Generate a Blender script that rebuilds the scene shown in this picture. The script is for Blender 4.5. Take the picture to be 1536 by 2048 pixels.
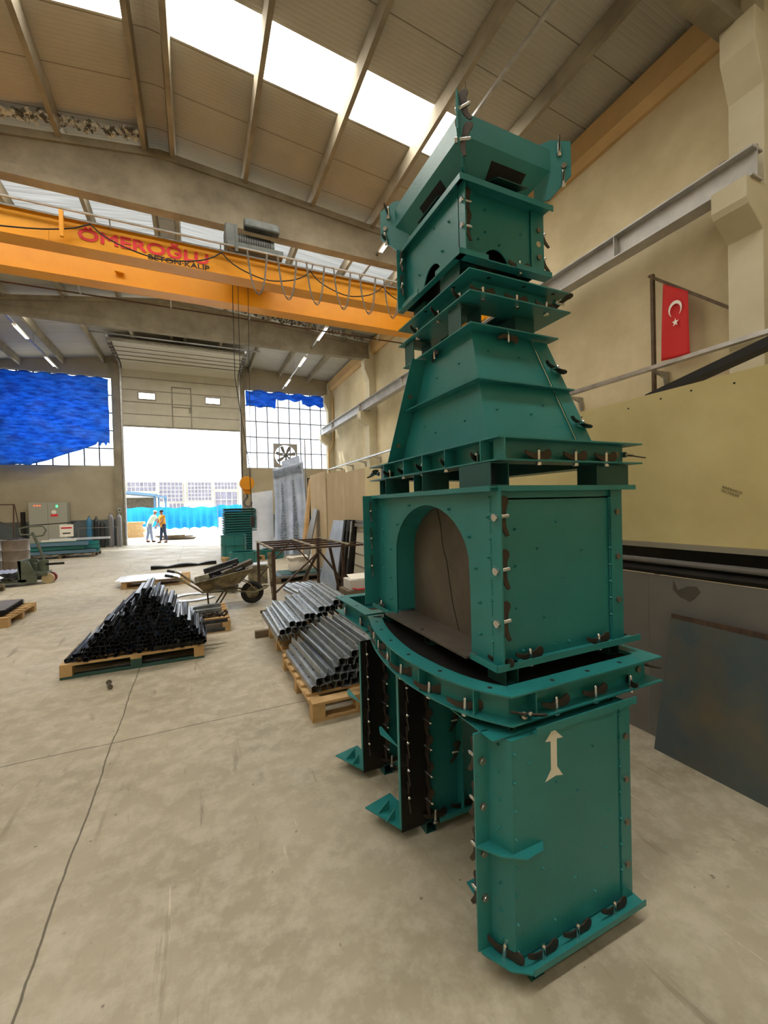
import bpy, math, random
from mathutils import Vector, Matrix
random.seed(11)
PI = math.pi
S = bpy.context.scene
for _o in list(bpy.data.objects): bpy.data.objects.remove(_o)

# ---------------------------------------------------------------- camera
F_PX, EYE = 830.0, 1.6
_y = Vector((393-768, 2, -F_PX)).normalized()
_x = Vector((2600-768, 59, -F_PX)); _x = (_x - _y*_x.dot(_y)).normalized()
_z = _x.cross(_y)
R3 = Matrix((_x, _y, _z))
cam = bpy.data.cameras.new('camera'); camo = bpy.data.objects.new('camera', cam)
S.collection.objects.link(camo); S.camera = camo
cam.sensor_fit = 'HORIZONTAL'; cam.sensor_width = 36.0; cam.lens = F_PX/1536*36
cam.clip_start = .05; cam.clip_end = 400
camo.matrix_world = Matrix.Translation((0, 0, EYE)) @ R3.to_4x4()

# ---------------------------------------------------------------- light, world, exposure
S.view_settings.view_transform = 'Standard'; S.view_settings.look = 'None'
S.view_settings.gamma = 1; S.view_settings.use_curve_mapping = False
S.view_settings.exposure = 0.08
W = bpy.data.worlds.new('sky'); S.world = W; W.use_nodes = True
bg = W.node_tree.nodes['Background']; bg.inputs[0].default_value = (.88, .94, 1, 1); bg.inputs[1].default_value = 4.0
sun = bpy.data.lights.new('sun', 'SUN'); sun.energy = 4.0; sun.angle = .02; sun.color = (1, .96, .88)
suno = bpy.data.objects.new('sun', sun); S.collection.objects.link(suno)
suno.rotation_euler = (math.radians(-28), math.radians(-32), 0); suno.location = (0, 0, 30)
SKY_E, RIB_E, WIN_E = 15., .62, 4.5
def portal(name, loc, sx, sy, rot):
    l = bpy.data.lights.new(name, 'AREA'); l.shape = 'RECTANGLE'; l.size = sx; l.size_y = sy
    l.cycles.is_portal = True
    o = bpy.data.objects.new(name, l); S.collection.objects.link(o); o.location = loc; o.rotation_euler = rot
portal('door_daylight', (-.45, 24.4, 2.95), 5.5, 5.9, (-PI/2, 0, 0))
portal('window_daylight', (5, 24.4, 6.1), 5, 4.4, (-PI/2, 0, 0))

# ---------------------------------------------------------------- materials
def lin(h):
    h = h.lstrip('#'); v = [int(h[i:i+2], 16)/255 for i in (0, 2, 4)]
    return tuple(c/12.92 if c <= .04045 else ((c+.055)/1.055)**2.4 for c in v) + (1,)
MATS = {}
def mat(name, col, rough=.6, metal=0., col2=None, nscale=4., nlo=.35, nhi=.65, bump=0., bscale=60., stretch=(1, 1, 1), spec=.5, sss=None):
    m = bpy.data.materials.new(name); m.use_nodes = True; MATS[name] = m
    nt = m.node_tree; N = nt.nodes; L = nt.links; b = N['Principled BSDF']
    b.inputs['Base Color'].default_value = lin(col); b.inputs['Roughness'].default_value = rough
    b.inputs['Metallic'].default_value = metal; b.inputs['Specular IOR Level'].default_value = spec
    tc = N.new('ShaderNodeTexCoord'); mp = N.new('ShaderNodeMapping'); mp.inputs['Scale'].default_value = stretch
    L.new(tc.outputs['Object'], mp.inputs[0])
    if col2:
        n = N.new('ShaderNodeTexNoise'); n.inputs['Scale'].default_value = nscale; n.inputs['Detail'].default_value = 6; n.inputs['Roughness'].default_value = .62
        L.new(mp.outputs[0], n.inputs['Vector'])
        r = N.new('ShaderNodeMapRange'); r.inputs[1].default_value = nlo; r.inputs[2].default_value = nhi
        L.new(n.outputs[0], r.inputs[0])
        x = N.new('ShaderNodeMix'); x.data_type = 'RGBA'; x.inputs[6].default_value = lin(col); x.inputs[7].default_value = lin(col2)
        L.new(r.outputs[0], x.inputs[0]); L.new(x.outputs[2], b.inputs['Base Color'])
    if bump:
        n2 = N.new('ShaderNodeTexNoise'); n2.inputs['Scale'].default_value = bscale; n2.inputs['Detail'].default_value = 4
        L.new(mp.outputs[0], n2.inputs['Vector'])
        bp = N.new('ShaderNodeBump'); bp.inputs['Strength'].default_value = bump; bp.inputs['Distance'].default_value = .02
        L.new(n2.outputs[0], bp.inputs['Height']); L.new(bp.outputs[0], b.inputs['Normal'])
    return m
def emis(name, col, e, ribs=False):
    m = bpy.data.materials.new(name); m.use_nodes = True; MATS[name] = m
    b = m.node_tree.nodes['Principled BSDF']; b.inputs['Base Color'].default_value = lin(col)
    b.inputs['Emission Color'].default_value = lin(col); b.inputs['Emission Strength'].default_value = e
    if ribs:
        N = m.node_tree.nodes; L = m.node_tree.links
        tc = N.new('ShaderNodeTexCoord'); mp = N.new('ShaderNodeMapping'); mp.inputs['Scale'].default_value = (.25, 9, 1)
        n = N.new('ShaderNodeTexNoise'); n.inputs['Scale'].default_value = 2.2; n.inputs['Detail'].default_value = 3
        r = N.new('ShaderNodeMapRange'); r.inputs[1].default_value = .3; r.inputs[2].default_value = .7; r.inputs[3].default_value = e*.45; r.inputs[4].default_value = e
        L.new(tc.outputs['Object'], mp.inputs[0]); L.new(mp.outputs[0], n.inputs['Vector']); L.new(n.outputs[0], r.inputs[0]); L.new(r.outputs[0], b.inputs['Emission Strength'])
    return m
mat('teal', '#217475', .34, 0, '#297e7f', 3, .35, .7, .06, 90)
mat('teal_dark', '#124b49', .45, 0, '#175351', 3)
mat('steel_dark', '#2b2723', .5, .55, '#1b1917', 5, .35, .65, .05, 30)
mat('steel_brown', '#6a6259', .5, .35, '#4c463f', 3.5, .3, .7, .05, 40)
mat('clamp_steel', '#4a413a', .45, .6, '#35302b', 12)
mat('pin_steel', '#cfd0d2', .22, 1.)
mat('bolt_steel', '#8b8478', .4, .8, '#6d665b', 30)
mat('black', '#0b0b0b', .8); mat('oil', '#46423a', .35, 0, '#54504a', 6)
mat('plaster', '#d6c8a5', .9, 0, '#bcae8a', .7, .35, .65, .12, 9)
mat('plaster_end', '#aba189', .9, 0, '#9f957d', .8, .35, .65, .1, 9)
mat('concrete_beam', '#9a917d', .9, 0, '#7d7462', 1.3, .35, .65, .08, 14)
mat('concrete_post', '#cbc3a8', .9, 0, '#bdb498', 1.1, .35, .65, .08, 14)
mat('eave', '#c8a876', .8, 0, '#b99a69', 1.)
mat('wainscot', '#5b6466', .7, 0, '#4d5557', 2)
mat('roof_panel', '#aeaa9d', .55, 0, '#a29e90', .6)
mat('ridge_panel', '#8d8c84', .6)
mat('crane_orange', '#e9a012', .42, 0, '#e0950c', 1.2)
mat('text_red', '#d8262c', .5); mat('text_black', '#1d1a18', .5)
mat('galv', '#b7b6b2', .35, .75, '#9c9b98', 6)
mat('ibeam', '#b9b7b3', .5, .25, '#a5a3a0', 3)
mat('rubber', '#1c1b1a', .75)
mat('machine', '#5f635f', .55, .2, '#4b4e4b', 6)
mat('hook_yellow', '#e89b1a', .5)
mat('cable', '#2a2623', .7); mat('cable_grey', '#6e665c', .7)
mat('door_panel', '#c4bfae', .6, 0, '#b4af9e', 1.2)
mat('door_frame', '#8c8779', .6, 0, '#7b7668', 3)
mat('window_bar', '#55524f', .6)
mat('tarp', '#3a9cf5', .45, 0, '#1a68c8', 2.0, .4, .62, .25, 5, (1, 1, 4))
mat('tarp_out', '#1596e0', .6, 0, '#27bde8', .35, .4, .65)
mat('wood', '#c9a877', .75, 0, '#ab8856', 3, .35, .65, .1, 30, (1, 1, 1))
mat('wood_old', '#7d6e58', .85, 0, '#5e513f', 4)
mat('wood_green', '#2f5148', .8)
mat('plyboard', '#cfc08a', .55, 0, '#c0b07a', 1.1, .4, .62)
mat('ply_tan', '#b9a584', .8, 0, '#cdbd9f', 2.2, .45, .7, 0, 60, (1, 1, .5))
mat('sheet_steel', '#7f7b76', .42, .15, '#6a6865', 1.2, .3, .7, .03, 20)
mat('sheet_blue', '#4c585b', .5, .1, '#6b6350', 2.2, .45, .75, .12, 6)
mat('galv_profile', '#a4abae', .32, .55, '#7d8487', 8)
mat('profile_black', '#2c2d30', .3, .6, '#45474b', 9)
mat('white_sheet', '#d7dbe2', .4, .15, '#c3c9d3', 2)
mat('rust', '#5b4434', .75, .2, '#3f3027', 14)
mat('painted_worn', '#a39a86', .7, .1, '#5a4a3a', 12, .45, .6)
mat('barrow', '#8d8468', .6, .3, '#5b5644', 7, .4, .6)
mat('panel_ornate', '#b3c0d4', .35, .2, '#93a2ba', 2.2, .35, .65)
mat('ornate_dark', '#7b8799', .5, .3, '#a9b6c9', 14, .45, .6, .5, 30)
mat('cream_panel', '#c0bba9', .55)
mat('red', '#c1120f', .7); mat('white', '#e6e2d6', .6)
mat('flagwood', '#66543f', .8, 0, '#4a3b2b', 5)
mat('cyl_grey', '#7b7b7e', .35, .3); mat('cyl_blue', '#2d6d93', .4); mat('cyl_black', '#26272a', .4)
mat('cabinet', '#9c9c90', .5); mat('drum', '#6f665f', .4, .4, '#857b74', 3)
mat('truck_green', '#5e6657', .5, .1, '#4b5246', 5); mat('wheel_red', '#7c2f2c', .6); mat('wheel_tan', '#a99570', .6)
mat('skin', '#9c6b50', .6); mat('shirt_y', '#d79b2e', .8); mat('shirt_w', '#cfe3d6', .8); mat('jeans', '#33415c', .85); mat('jeans_l', '#7b8aa5', .85); mat('hair', '#1c1714', .8)
mat('cap', '#c9c4ba', .8)
mat('yard', '#c9c4ba', .9, 0, '#b7b2a8', .5)
mat('facade', '#cfc6b0', .9); mat('far_glass', '#6a6874', .5, 0, '#85808c', 1.5); mat('far_frame', '#d8d2c2', .8); mat('canopy', '#5b7c94', .6)
mat('bag', '#d2cbc0', .7); mat('carton', '#cfccc6', .7)
mat('ledge', '#8b8473', .6); mat('black_tarp', '#100e0c', .6)
mat('insulation', '#c9c6ba', .9, 0, '#55524a', 9, .45, .55, .4, 18)
emis('skylight', '#fffaf0', SKY_E); emis('skylight_rib', '#f1f6f8', RIB_E, True); MATS['skylight_rib'].node_tree.nodes['Principled BSDF'].inputs['Base Color'].default_value = lin('#8f9696'); emis('lamp', '#f4f8ff', 1.6)
emis('led_red', '#ff4a2a', 4); emis('led_green', '#3aff7a', 4); emis('window_lit', '#f4f7ff', WIN_E)
def translucent(name, f):
    m = MATS[name]; N = m.node_tree.nodes; L = m.node_tree.links; b = N['Principled BSDF']; t = N.new('ShaderNodeBsdfTranslucent'); x = N.new('ShaderNodeMixShader'); x.inputs[0].default_value = f
    if b.inputs['Base Color'].links: L.new(b.inputs['Base Color'].links[0].from_socket, t.inputs[0])
    else: t.inputs[0].default_value = b.inputs['Base Color'].default_value
    L.new(b.outputs[0], x.inputs[1]); L.new(t.outputs[0], x.inputs[2]); L.new(x.outputs[0], N['Material Output'].inputs[0])
translucent('tarp', .55); translucent('tarp_out', .3)
# glass that lets the daylight through
m = bpy.data.materials.new('glass'); m.use_nodes = True; MATS['glass'] = m
N = m.node_tree.nodes; L = m.node_tree.links; N.remove(N['Principled BSDF'])
tr = N.new('ShaderNodeBsdfTransparent'); tr.inputs[0].default_value = (.95, .97, 1, 1); gl = N.new('ShaderNodeBsdfGlossy'); gl.inputs['Roughness'].default_value = .1
mx = N.new('ShaderNodeMixShader'); mx.inputs[0].default_value = .05
L.new(tr.outputs[0], mx.inputs[1]); L.new(gl.outputs[0], mx.inputs[2]); L.new(mx.outputs[0], N['Material Output'].inputs[0])
# floor: power-floated concrete with stains, scuffs and saw-cut joints
def floor_mat():
    m = bpy.data.materials.new('floor_concrete'); m.use_nodes = True; MATS['floor'] = m
    nt = m.node_tree; N = nt.nodes; L = nt.links; b = N['Principled BSDF']
    tc = N.new('ShaderNodeTexCoord')
    def noise(sc, det=6, rough=.6, vec=None, dist=0):
        n = N.new('ShaderNodeTexNoise'); n.inputs['Scale'].default_value = sc; n.inputs['Detail'].default_value = det; n.inputs['Roughness'].default_value = rough; n.inputs['Distortion'].default_value = dist
        L.new(vec or tc.outputs['Object'], n.inputs['Vector']); return n.outputs[0]
    def rng(v, a, c, d=0., e=1.):
        r = N.new('ShaderNodeMapRange'); r.inputs[1].default_value = a; r.inputs[2].default_value = c; r.inputs[3].default_value = d; r.inputs[4].default_value = e
        L.new(v, r.inputs[0]); return r.outputs[0]
    def mix(f, a, c):
        x = N.new('ShaderNodeMix'); x.data_type = 'RGBA'
        for i, v in ((0, f), (6, a), (7, c)):
            if isinstance(v, (tuple, float)): x.inputs[i].default_value = v
            else: L.new(v, x.inputs[i])
        return x.outputs[2]
    def math_(op, a, c=None):
        q = N.new('ShaderNodeMath'); q.operation = op
        for i, v in ((0, a), (1, c)):
            if v is None: continue
            if isinstance(v, (int, float)): q.inputs[i].default_value = v
            else: L.new(v, q.inputs[i])
        return q.outputs[0]
    c = mix(rng(noise(.9), .35, .65), lin('#ada48f'), lin('#968d78'))
    c = mix(rng(noise(7, 8, .7), .45, .62, 0, .5), c, lin('#c4bdab'))
    mp = N.new('ShaderNodeMapping'); mp.inputs['Scale'].default_value = (3.5, .5, 1); mp.inputs['Rotation'].default_value = (0, 0, .9)
    L.new(tc.outputs['Object'], mp.inputs[0])
    c = mix(rng(noise(2.4, 7, .65, mp.outputs[0], .6), .60, .70, 0, .6), c, lin('#6f6654'))
    mp2 = N.new('ShaderNodeMapping'); mp2.inputs['Scale'].default_value = (9, .8, 1); mp2.inputs['Rotation'].default_value = (0, 0, -.5)
    L.new(tc.outputs['Object'], mp2.inputs[0])
    c = mix(rng(noise(1.6, 5, .55, mp2.outputs[0], 1.2), .70, .73, 0, .5), c, lin('#d8cfb8'))
    c = mix(rng(noise(26, 3, .5), .71, .76, 0, .7), c, lin('#4e463a'))
    sx = N.new('ShaderNodeSeparateXYZ'); L.new(tc.outputs['Object'], sx.inputs[0])
    wob = math_('MULTIPLY', math_('SUBTRACT', noise(1.2, 5, .6), .5), .06)
    def joint(axis, at, w=.006):
        d = math_('ABSOLUTE', math_('SUBTRACT', math_('ADD', sx.outputs[axis], wob), at))
        return rng(d, w*.5, w, .8, 0)
    j = joint(0, -.58)
    for ax, at in ((1, 3.41), (1, 7.15), (1, 13.1), (1, -3), (0, 4.2), (0, -5.4)):
        j = math_('MAXIMUM', j, joint(ax, at))
    c = mix(j, c, lin('#3e3628'))
    L.new(c, b.inputs['Base Color'])
    L.new(rng(noise(1.5), .3, .7, .42, .7), b.inputs['Roughness'])
    bp = N.new('ShaderNodeBump'); bp.inputs['Strength'].default_value = .15; bp.inputs['Distance'].default_value = .01
    L.new(noise(9, 6, .6), bp.inputs['Height']); L.new(bp.outputs[0], b.inputs['Normal'])
floor_mat()
# ribbed roof panel: ribs run down the slope (along x), a joint each metre
def ribbed(src, per, dark):
    m = MATS[src]; nt = m.node_tree; N = nt.nodes; L = nt.links; b = N['Principled BSDF']
    tc = N.new('ShaderNodeTexCoord'); sx = N.new('ShaderNodeSeparateXYZ'); L.new(tc.outputs['Object'], sx.inputs[0])
    w = N.new('ShaderNodeMath'); w.operation = 'PINGPONG'; w.inputs[1].default_value = per/2; L.new(sx.outputs[1], w.inputs[0])
    r = N.new('ShaderNodeMapRange'); r.inputs[1].default_value = per*.1; r.inputs[2].default_value = per*.22; L.new(w.outputs[0], r.inputs[0])
    bp = N.new('ShaderNodeBump'); bp.inputs['Strength'].default_value = .35; bp.inputs['Distance'].default_value = .01
    L.new(r.outputs[0], bp.inputs['Height']); L.new(bp.outputs[0], b.inputs['Normal'])
    f = N.new('ShaderNodeMath'); f.operation = 'PINGPONG'; f.inputs[1].default_value = .5; L.new(sx.outputs[1], f.inputs[0])
    r2 = N.new('ShaderNodeMapRange'); r2.inputs[1].default_value = .006; r2.inputs[2].default_value = .012; r2.inputs[3].default_value = 1; r2.inputs[4].default_value = 0; L.new(f.outputs[0], r2.inputs[0])
    x = N.new('ShaderNodeMix'); x.data_type = 'RGBA'; old = b.inputs['Base Color'].links[0].from_socket
    L.new(r2.outputs[0], x.inputs[0]); L.new(old, x.inputs[6]); x.inputs[7].default_value = lin(dark); L.new(x.outputs[2], b.inputs['Base Color'])
ribbed('roof_panel', .08, '#6c6653')

# ---------------------------------------------------------------- mesh helpers
class MB:
    def __init__(s): s.v = []; s.f = []
    def add(s, vs, fs):
        k = len(s.v); s.v += [Vector(v) for v in vs]; s.f += [[i+k for i in f] for f in fs]; return s
    def box(s, x0, x1, y0, y1, z0, z1):
        return s.add([(x0, y0, z0), (x1, y0, z0), (x1, y1, z0), (x0, y1, z0), (x0, y0, z1), (x1, y0, z1), (x1, y1, z1), (x0, y1, z1)],
                     [(0, 3, 2, 1), (4, 5, 6, 7), (0, 1, 5, 4), (1, 2, 6, 5), (2, 3, 7, 6), (3, 0, 4, 7)])
    def obox(s, M, sx, sy, sz):
        t = MB().box(-sx/2, sx/2, -sy/2, sy/2, -sz/2, sz/2); return s.add([M @ v for v in t.v], t.f)
    def prism(s, pts, plane, a, b):
        def P(u, v, w): return {'xy': (u, v, w), 'xz': (u, w, v), 'yz': (w, u, v)}[plane]
        n = len(pts)
        return s.add([P(u, v, a) for u, v in pts] + [P(u, v, b) for u, v in pts],
                     [tuple(range(n))[::-1], tuple(range(n, 2*n))] + [(i, (i+1) % n, (i+1) % n+n, i+n) for i in range(n)])
    def loft(s, rings, cap=True, closed=True):
        n = len(rings[0]); fs = []
        for k in range(len(rings)-1):
            for i in range(n if closed else n-1):
                fs.append((k*n+i, k*n+(i+1) % n, (k+1)*n+(i+1) % n, (k+1)*n+i))
        if cap: fs += [tuple(range(n))[::-1], tuple(range((len(rings)-1)*n, len(rings)*n))]
        return s.add([v for r in rings for v in r], fs)
    def cyl(s, p0, p1, r, n=12, r2=None):
        p0, p1 = Vector(p0), Vector(p1); q = (p1-p0).to_track_quat('Z', 'Y'); r2 = r if r2 is None else r2
        return s.loft([[p + q @ Vector((rr*math.cos(2*PI*i/n), rr*math.sin(2*PI*i/n), 0)) for i in range(n)] for p, rr in ((p0, r), (p1, r2))])
    def tube(s, path, r, n=6, closed=False):
        P = [Vector(p) for p in path]; rings = []; prev = None
        for i, p in enumerate(P):
            d = (P[min(i+1, len(P)-1)] - P[max(i-1, 0)]).normalized()
            q = d.to_track_quat('Z', 'Y')
            if prev is None: u = q @ Vector((1, 0, 0))
            else: u = (prev - d*prev.dot(d)).normalized()
            prev = u; w = d.cross(u)
            rings.append([p + (u*math.cos(2*PI*k/n) + w*math.sin(2*PI*k/n))*r for k in range(n)])
        return s.loft(rings)
    def lathe(s, prof, c=(0, 0, 0), n=24):
        c = Vector(c)
        return s.loft([[c + Vector((max(r, .0005)*math.cos(2*PI*i/n), max(r, .0005)*math.sin(2*PI*i/n), z)) for i in range(n)] for r, z in prof])
    def bar(s, p0, p1, w, h=None, up=(0, 0, 1)):
        p0, p1 = Vector(p0), Vector(p1); d = p1-p0; h = w if h is None else h
        z = d.normalized(); u = Vector(up)
        if abs(z.dot(u)) > .98: u = Vector((0, 1, 0))
        x = u.cross(z).normalized(); y = z.cross(x)
        M = Matrix((x, y, z)).transposed().to_4x4(); M.translation = (p0+p1)/2
        return s.obox(M, w, h, d.length)
    def sqtube(s, p0, p1, w, t=.004, up=(0, 0, 1)):
        p0, p1 = Vector(p0), Vector(p1); z = (p1-p0).normalized(); u = Vector(up)
        if abs(z.dot(u)) > .98: u = Vector((0, 1, 0))
        x = u.cross(z).normalized(); y = z.cross(x); k = len(s.v); a = w/2; b = a-t
        vs = [p + x*i*q + y*j*q for p in (p0, p1) for q in (a, b) for i, j in ((-1, -1), (1, -1), (1, 1), (-1, 1))]
        fs = []
        for i in range(4):
            j = (i+1) % 4
            fs += [(i, j, 8+j, 8+i), (4+i, 12+i, 12+j, 4+j), (i, 4+i, 4+j, j), (8+i, 8+j, 12+j, 12+i)]
        return s.add(vs, fs)
    def band(s, poly, off, z0, z1):
        q = offset(poly, off); n = len(poly)
        vs = [(x, y, z) for z in (z0, z1) for P in (poly, q) for x, y in P]
        fs = []
        for i in range(n):
            j = (i+1) % n
            fs += [(i, j, n+j, n+i), (2*n+i, 3*n+i, 3*n+j, 2*n+j), (i, 2*n+i, 2*n+j, j), (n+i, n+j, 3*n+j, 3*n+i)]
        return s.add(vs, fs)
    def nub(s, c, d, r=.006, h=.012):
        c = Vector(c); return s.cyl(c, c+Vector(d)*h*1.2, r*1.25, 6, r*.5)
    def build(s, name, m, parent=None, label=None, smooth=False, bevel=0):
        me = bpy.data.meshes.new(name); o0 = Vector(parent['_o']) if parent else Vector((0, 0, 0))
        me.from_pydata([v-o0 for v in s.v], [], s.f); me.update()
        import bmesh
        b = bmesh.new(); b.from_mesh(me); bmesh.ops.recalc_face_normals(b, faces=b.faces); b.to_mesh(me); b.free()
        me.materials.append(MATS[m] if isinstance(m, str) else m)
        if smooth:
            for p in me.polygons: p.use_smooth = True
            me.set_sharp_from_angle(angle=math.radians(40)) if hasattr(me, 'set_sharp_from_angle') else None
        o = bpy.data.objects.new(name, me); S.collection.objects.link(o)
        o['_o'] = tuple(o0)
        if parent: o.parent = parent
        if label: o['label'] = label
        if bevel:
            md = o.modifiers.new('edge', 'BEVEL'); md.width = bevel; md.segments = 2; md.limit_method = 'ANGLE'
        return o
def offset(poly, d):
    n = len(poly); out = []; A = sum(poly[i][0]*poly[(i+1) % n][1]-poly[(i+1) % n][0]*poly[i][1] for i in range(n)); sg = 1 if A > 0 else -1
    for i in range(n):
        p0, p1, p2 = Vector(poly[i-1]), Vector(poly[i]), Vector(poly[(i+1) % n])
        a = (p1-p0).normalized(); b = (p2-p1).normalized()
        na = Vector((-a.y, a.x))*sg; nb = Vector((-b.y, b.x))*sg; m = (na+nb)
        m = m/max(m.length_squared/2, .3); out.append(tuple(p1+m*d))
    return out
def thing(name, label, cat, loc=(0, 0, 0), group=None):
    o = bpy.data.objects.new(name, None); S.collection.objects.link(o); o.location = loc; o['_o'] = tuple(loc)
    o.empty_display_size = .1
    return tag(o, label, cat, group)
def tag(o, label, cat, group=None, kind=None):
    o['label'] = label; o['category'] = cat
    if group: o['group'] = group
    if kind: o['kind'] = kind
    return o
def struct(name, mb, m, label=None, parent=None):
    o = mb.build(name, m, parent)
    if not parent: o['kind'] = 'structure'; o['label'] = label or name.replace('_', ' '); o['category'] = 'building'
    return o
def recenter(o):
    # move the origin of a finished one-mesh thing to the bottom centre of its mesh
    me = o.data; xs = [v.co for v in me.vertices]
    c = Vector((sum(v.x for v in xs)/len(xs), sum(v.y for v in xs)/len(xs), min(v.z for v in xs)))
    me.transform(Matrix.Translation(-c)); o.location = c; return o
def solo(mb, name, m, label, cat, group=None, kind=None, **k):
    return recenter(tag(mb.build(name, m, **k), label, cat, group, kind))
def clone(o, parent=None, M=None, label=None):
    c = o.copy(); S.collection.objects.link(c)
    c.parent = parent
    if M is not None: c.matrix_basis = M
    for ch in o.children:
        d = ch.copy(); S.collection.objects.link(d); d.parent = c
        for g in ch.children:
            e = g.copy(); S.collection.objects.link(e); e.parent = d
    if label: c['label'] = label
    return c
def text(name, body, size, m, parent, M, extrude=.002, sx=1., align='LEFT', fit=None, bold=0, thicken=0):
    cu = bpy.data.curves.new(name, 'FONT'); cu.body = body; cu.size = size; cu.extrude = extrude; cu.align_x = align; cu.offset = bold
    t = bpy.data.objects.new(name, cu); S.collection.objects.link(t)
    bpy.context.view_layer.update(); dg = bpy.context.evaluated_depsgraph_get()
    me = bpy.data.meshes.new_from_object(t.evaluated_get(dg)); bpy.data.objects.remove(t)
    if fit:
        xs = [v.co.x for v in me.vertices]; ys = [v.co.y for v in me.vertices]
        me.transform(Matrix.Diagonal((fit[0]/(max(xs)-min(xs)), fit[1]/(max(ys)-min(ys)), 1, 1)) @ Matrix.Translation((-min(xs), -min(ys), 0)))
    if thicken:
        n0 = len(me.vertices); vs = [v.co.copy() for v in me.vertices]; fs = [tuple(p.vertices) for p in me.polygons]; V = []; Fc = []
        for k, (dx, dy) in enumerate(((0, 0), (thicken, 0), (-thicken, 0), (0, thicken), (0, -thicken), (thicken*.7, thicken*.7), (-thicken*.7, -thicken*.7))):
            V += [v+Vector((dx, dy, k*.00002)) for v in vs]; Fc += [tuple(i+k*n0 for i in f) for f in fs]
        me = bpy.data.meshes.new(name); me.from_pydata(V, [], Fc)
    me.transform(M @ Matrix.Diagonal((sx, 1, 1, 1)))
    me.transform(Matrix.Translation(-Vector(parent['_o'])))
    me.materials.clear(); me.materials.append(MATS[m])
    o = bpy.data.objects.new(name, me); S.collection.objects.link(o); o.parent = parent; o['_o'] = parent['_o']; return o
FACE_Y = Matrix(((1, 0, 0, 0), (0, 0, -1, 0), (0, 1, 0, 0), (0, 0, 0, 1)))   # text plane facing -y, reading along +x
def frame_at(pos, z, x):
    z = Vector(z).normalized(); x = Vector(x); x = (x - z*x.dot(z)).normalized(); y = z.cross(x)
    M = Matrix((x, y, z)).transposed().to_4x4(); M.translation = pos; return M
# ================================================================ the hall
XL, XR, YB, YE = -8.5, 7.5, -8.0, 24.0
def roofz(x): return 9.72 - (.075 if x > -.52 else .15)*abs(x+.52)
struct('floor', MB().box(XL-.3, XR+.3, YB, YE+.25, -.2, 0), 'floor', 'grey beige concrete workshop floor with saw-cut joints')
struct('yard', MB().box(-60, 60, YE+.25, 130, -.25, -.03), 'yard', 'sunlit concrete yard outside the door')
# side walls
struct('wall_right', MB().box(XR, XR+.25, YB, YE+.2, 0, 9.1), 'plaster', 'cream plaster wall right of the hall')
struct('wall_left', MB().box(XL-.25, XL, YB, YE+.2, 0, 9.1), 'plaster', 'cream plaster wall left of the hall')
bw = MB().box(XL, XR, YB-.25, YB, 0, 9.9)
struct('wall_back', bw, 'plaster', 'wall behind the viewer')
# end wall with the door and two window bands
DX0, DX1, DZ = -3.18, 2.3, 5.9
WZ0, WZ1 = 3.9, 8.25
ew = MB()
ew.box(XL, -3.6, YE, YE+.25, 0, WZ0); ew.box(2.55, XR, YE, YE+.25, 0, WZ0)
ew.box(XL, XR, YE, YE+.25, WZ1+.75, 9.95)
ew.box(XL, -3.6, YE, YE+.25, WZ1, WZ1+.75); ew.box(2.55, XR, YE, YE+.25, WZ1, WZ1+.75)
ew.box(-3.6, DX0, YE, YE+.25, 0, WZ1+.75); ew.box(DX1, 2.55, YE, YE+.25, 0, WZ1+.75); ew.box(DX0, DX1, YE+.02, YE+.25, 8.6, 9.0)
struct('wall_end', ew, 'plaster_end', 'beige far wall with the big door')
def window(name, x0, x1, nx, nz, lab):
    fr = MB(); y = YE+.08
    for i in range(nx+1):
        x = x0+(x1-x0)*i/nx; fr.box(x-.026, x+.026, y-.03, y+.02, WZ0, WZ1)
    for k in range(nz+1):
        z = WZ0+(WZ1-WZ0)*k/nz; fr.box(x0, x1, y-.022, y+.022, z-.026, z+.026)
    w = struct(name, fr, 'window_bar', lab)
    MB().box(x0, x1, y+.03, y+.036, WZ0, WZ1).build('pane', 'glass', w)
window('window_1', 2.55, XR, 8, 5, 'gridded window band right of the door')
window('window_2', XL, -3.6, 8, 5, 'gridded window band left of the door')
# grey painted wainscot on the far wall and on the right wall
struct('trim_1', MB().box(XL, -3.6, YE-.03, YE-.001, 0, 1.3), 'wainscot', 'dark grey painted wall base left of the door')
struct('trim_2', MB().box(2.55, XR, YE-.03, YE-.001, 0, 1.3), 'wainscot', 'dark grey painted wall base right of the door')
# roof skin, skylight strips left open then filled
strips = [(-4.8, -3.9, 'skylight'), (-.1, .8, 'skylight'), (6.95, 7.95, 'skylight'), (10.8, 11.9, 'skylight'), (11.9, 16.3, 'skylight_rib'), (18.1, 18.9, 'skylight')]  # strips behind the viewer and hidden behind beams are added, unseen fill light
def slab(y0, y1, xs0, xs1):
    mb = MB(); return mb.loft([[(x, y0, roofz(x)), (x, y1, roofz(x)), (x, y1, roofz(x)+.12), (x, y0, roofz(x)+.12)] for x in (xs0, xs1)])
cl = MB(); y = YB-.2
for a, b, _ in strips:
    for xa, xb in ((XL-.3, -.52), (-.52, XR+.3)):
        if a-y < .01: continue
        t = slab(y, a, xa, xb); cl.add(t.v, t.f)
    y = b
for xa, xb in ((XL-.3, -.52), (-.52, XR+.3)):
    t = slab(y, YE+.3, xa, xb); cl.add(t.v, t.f)
for a, b, _ in strips:
    for xa, xb in ((XL-.3, -6.9), (-.78, -.52), (-.52, -.25), (6.1, XR+.3)):
        t = slab(a, b, xa, xb); cl.add(t.v, t.f)
struct('ceiling', cl, 'roof_panel', 'ribbed sandwich panel roof')
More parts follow.
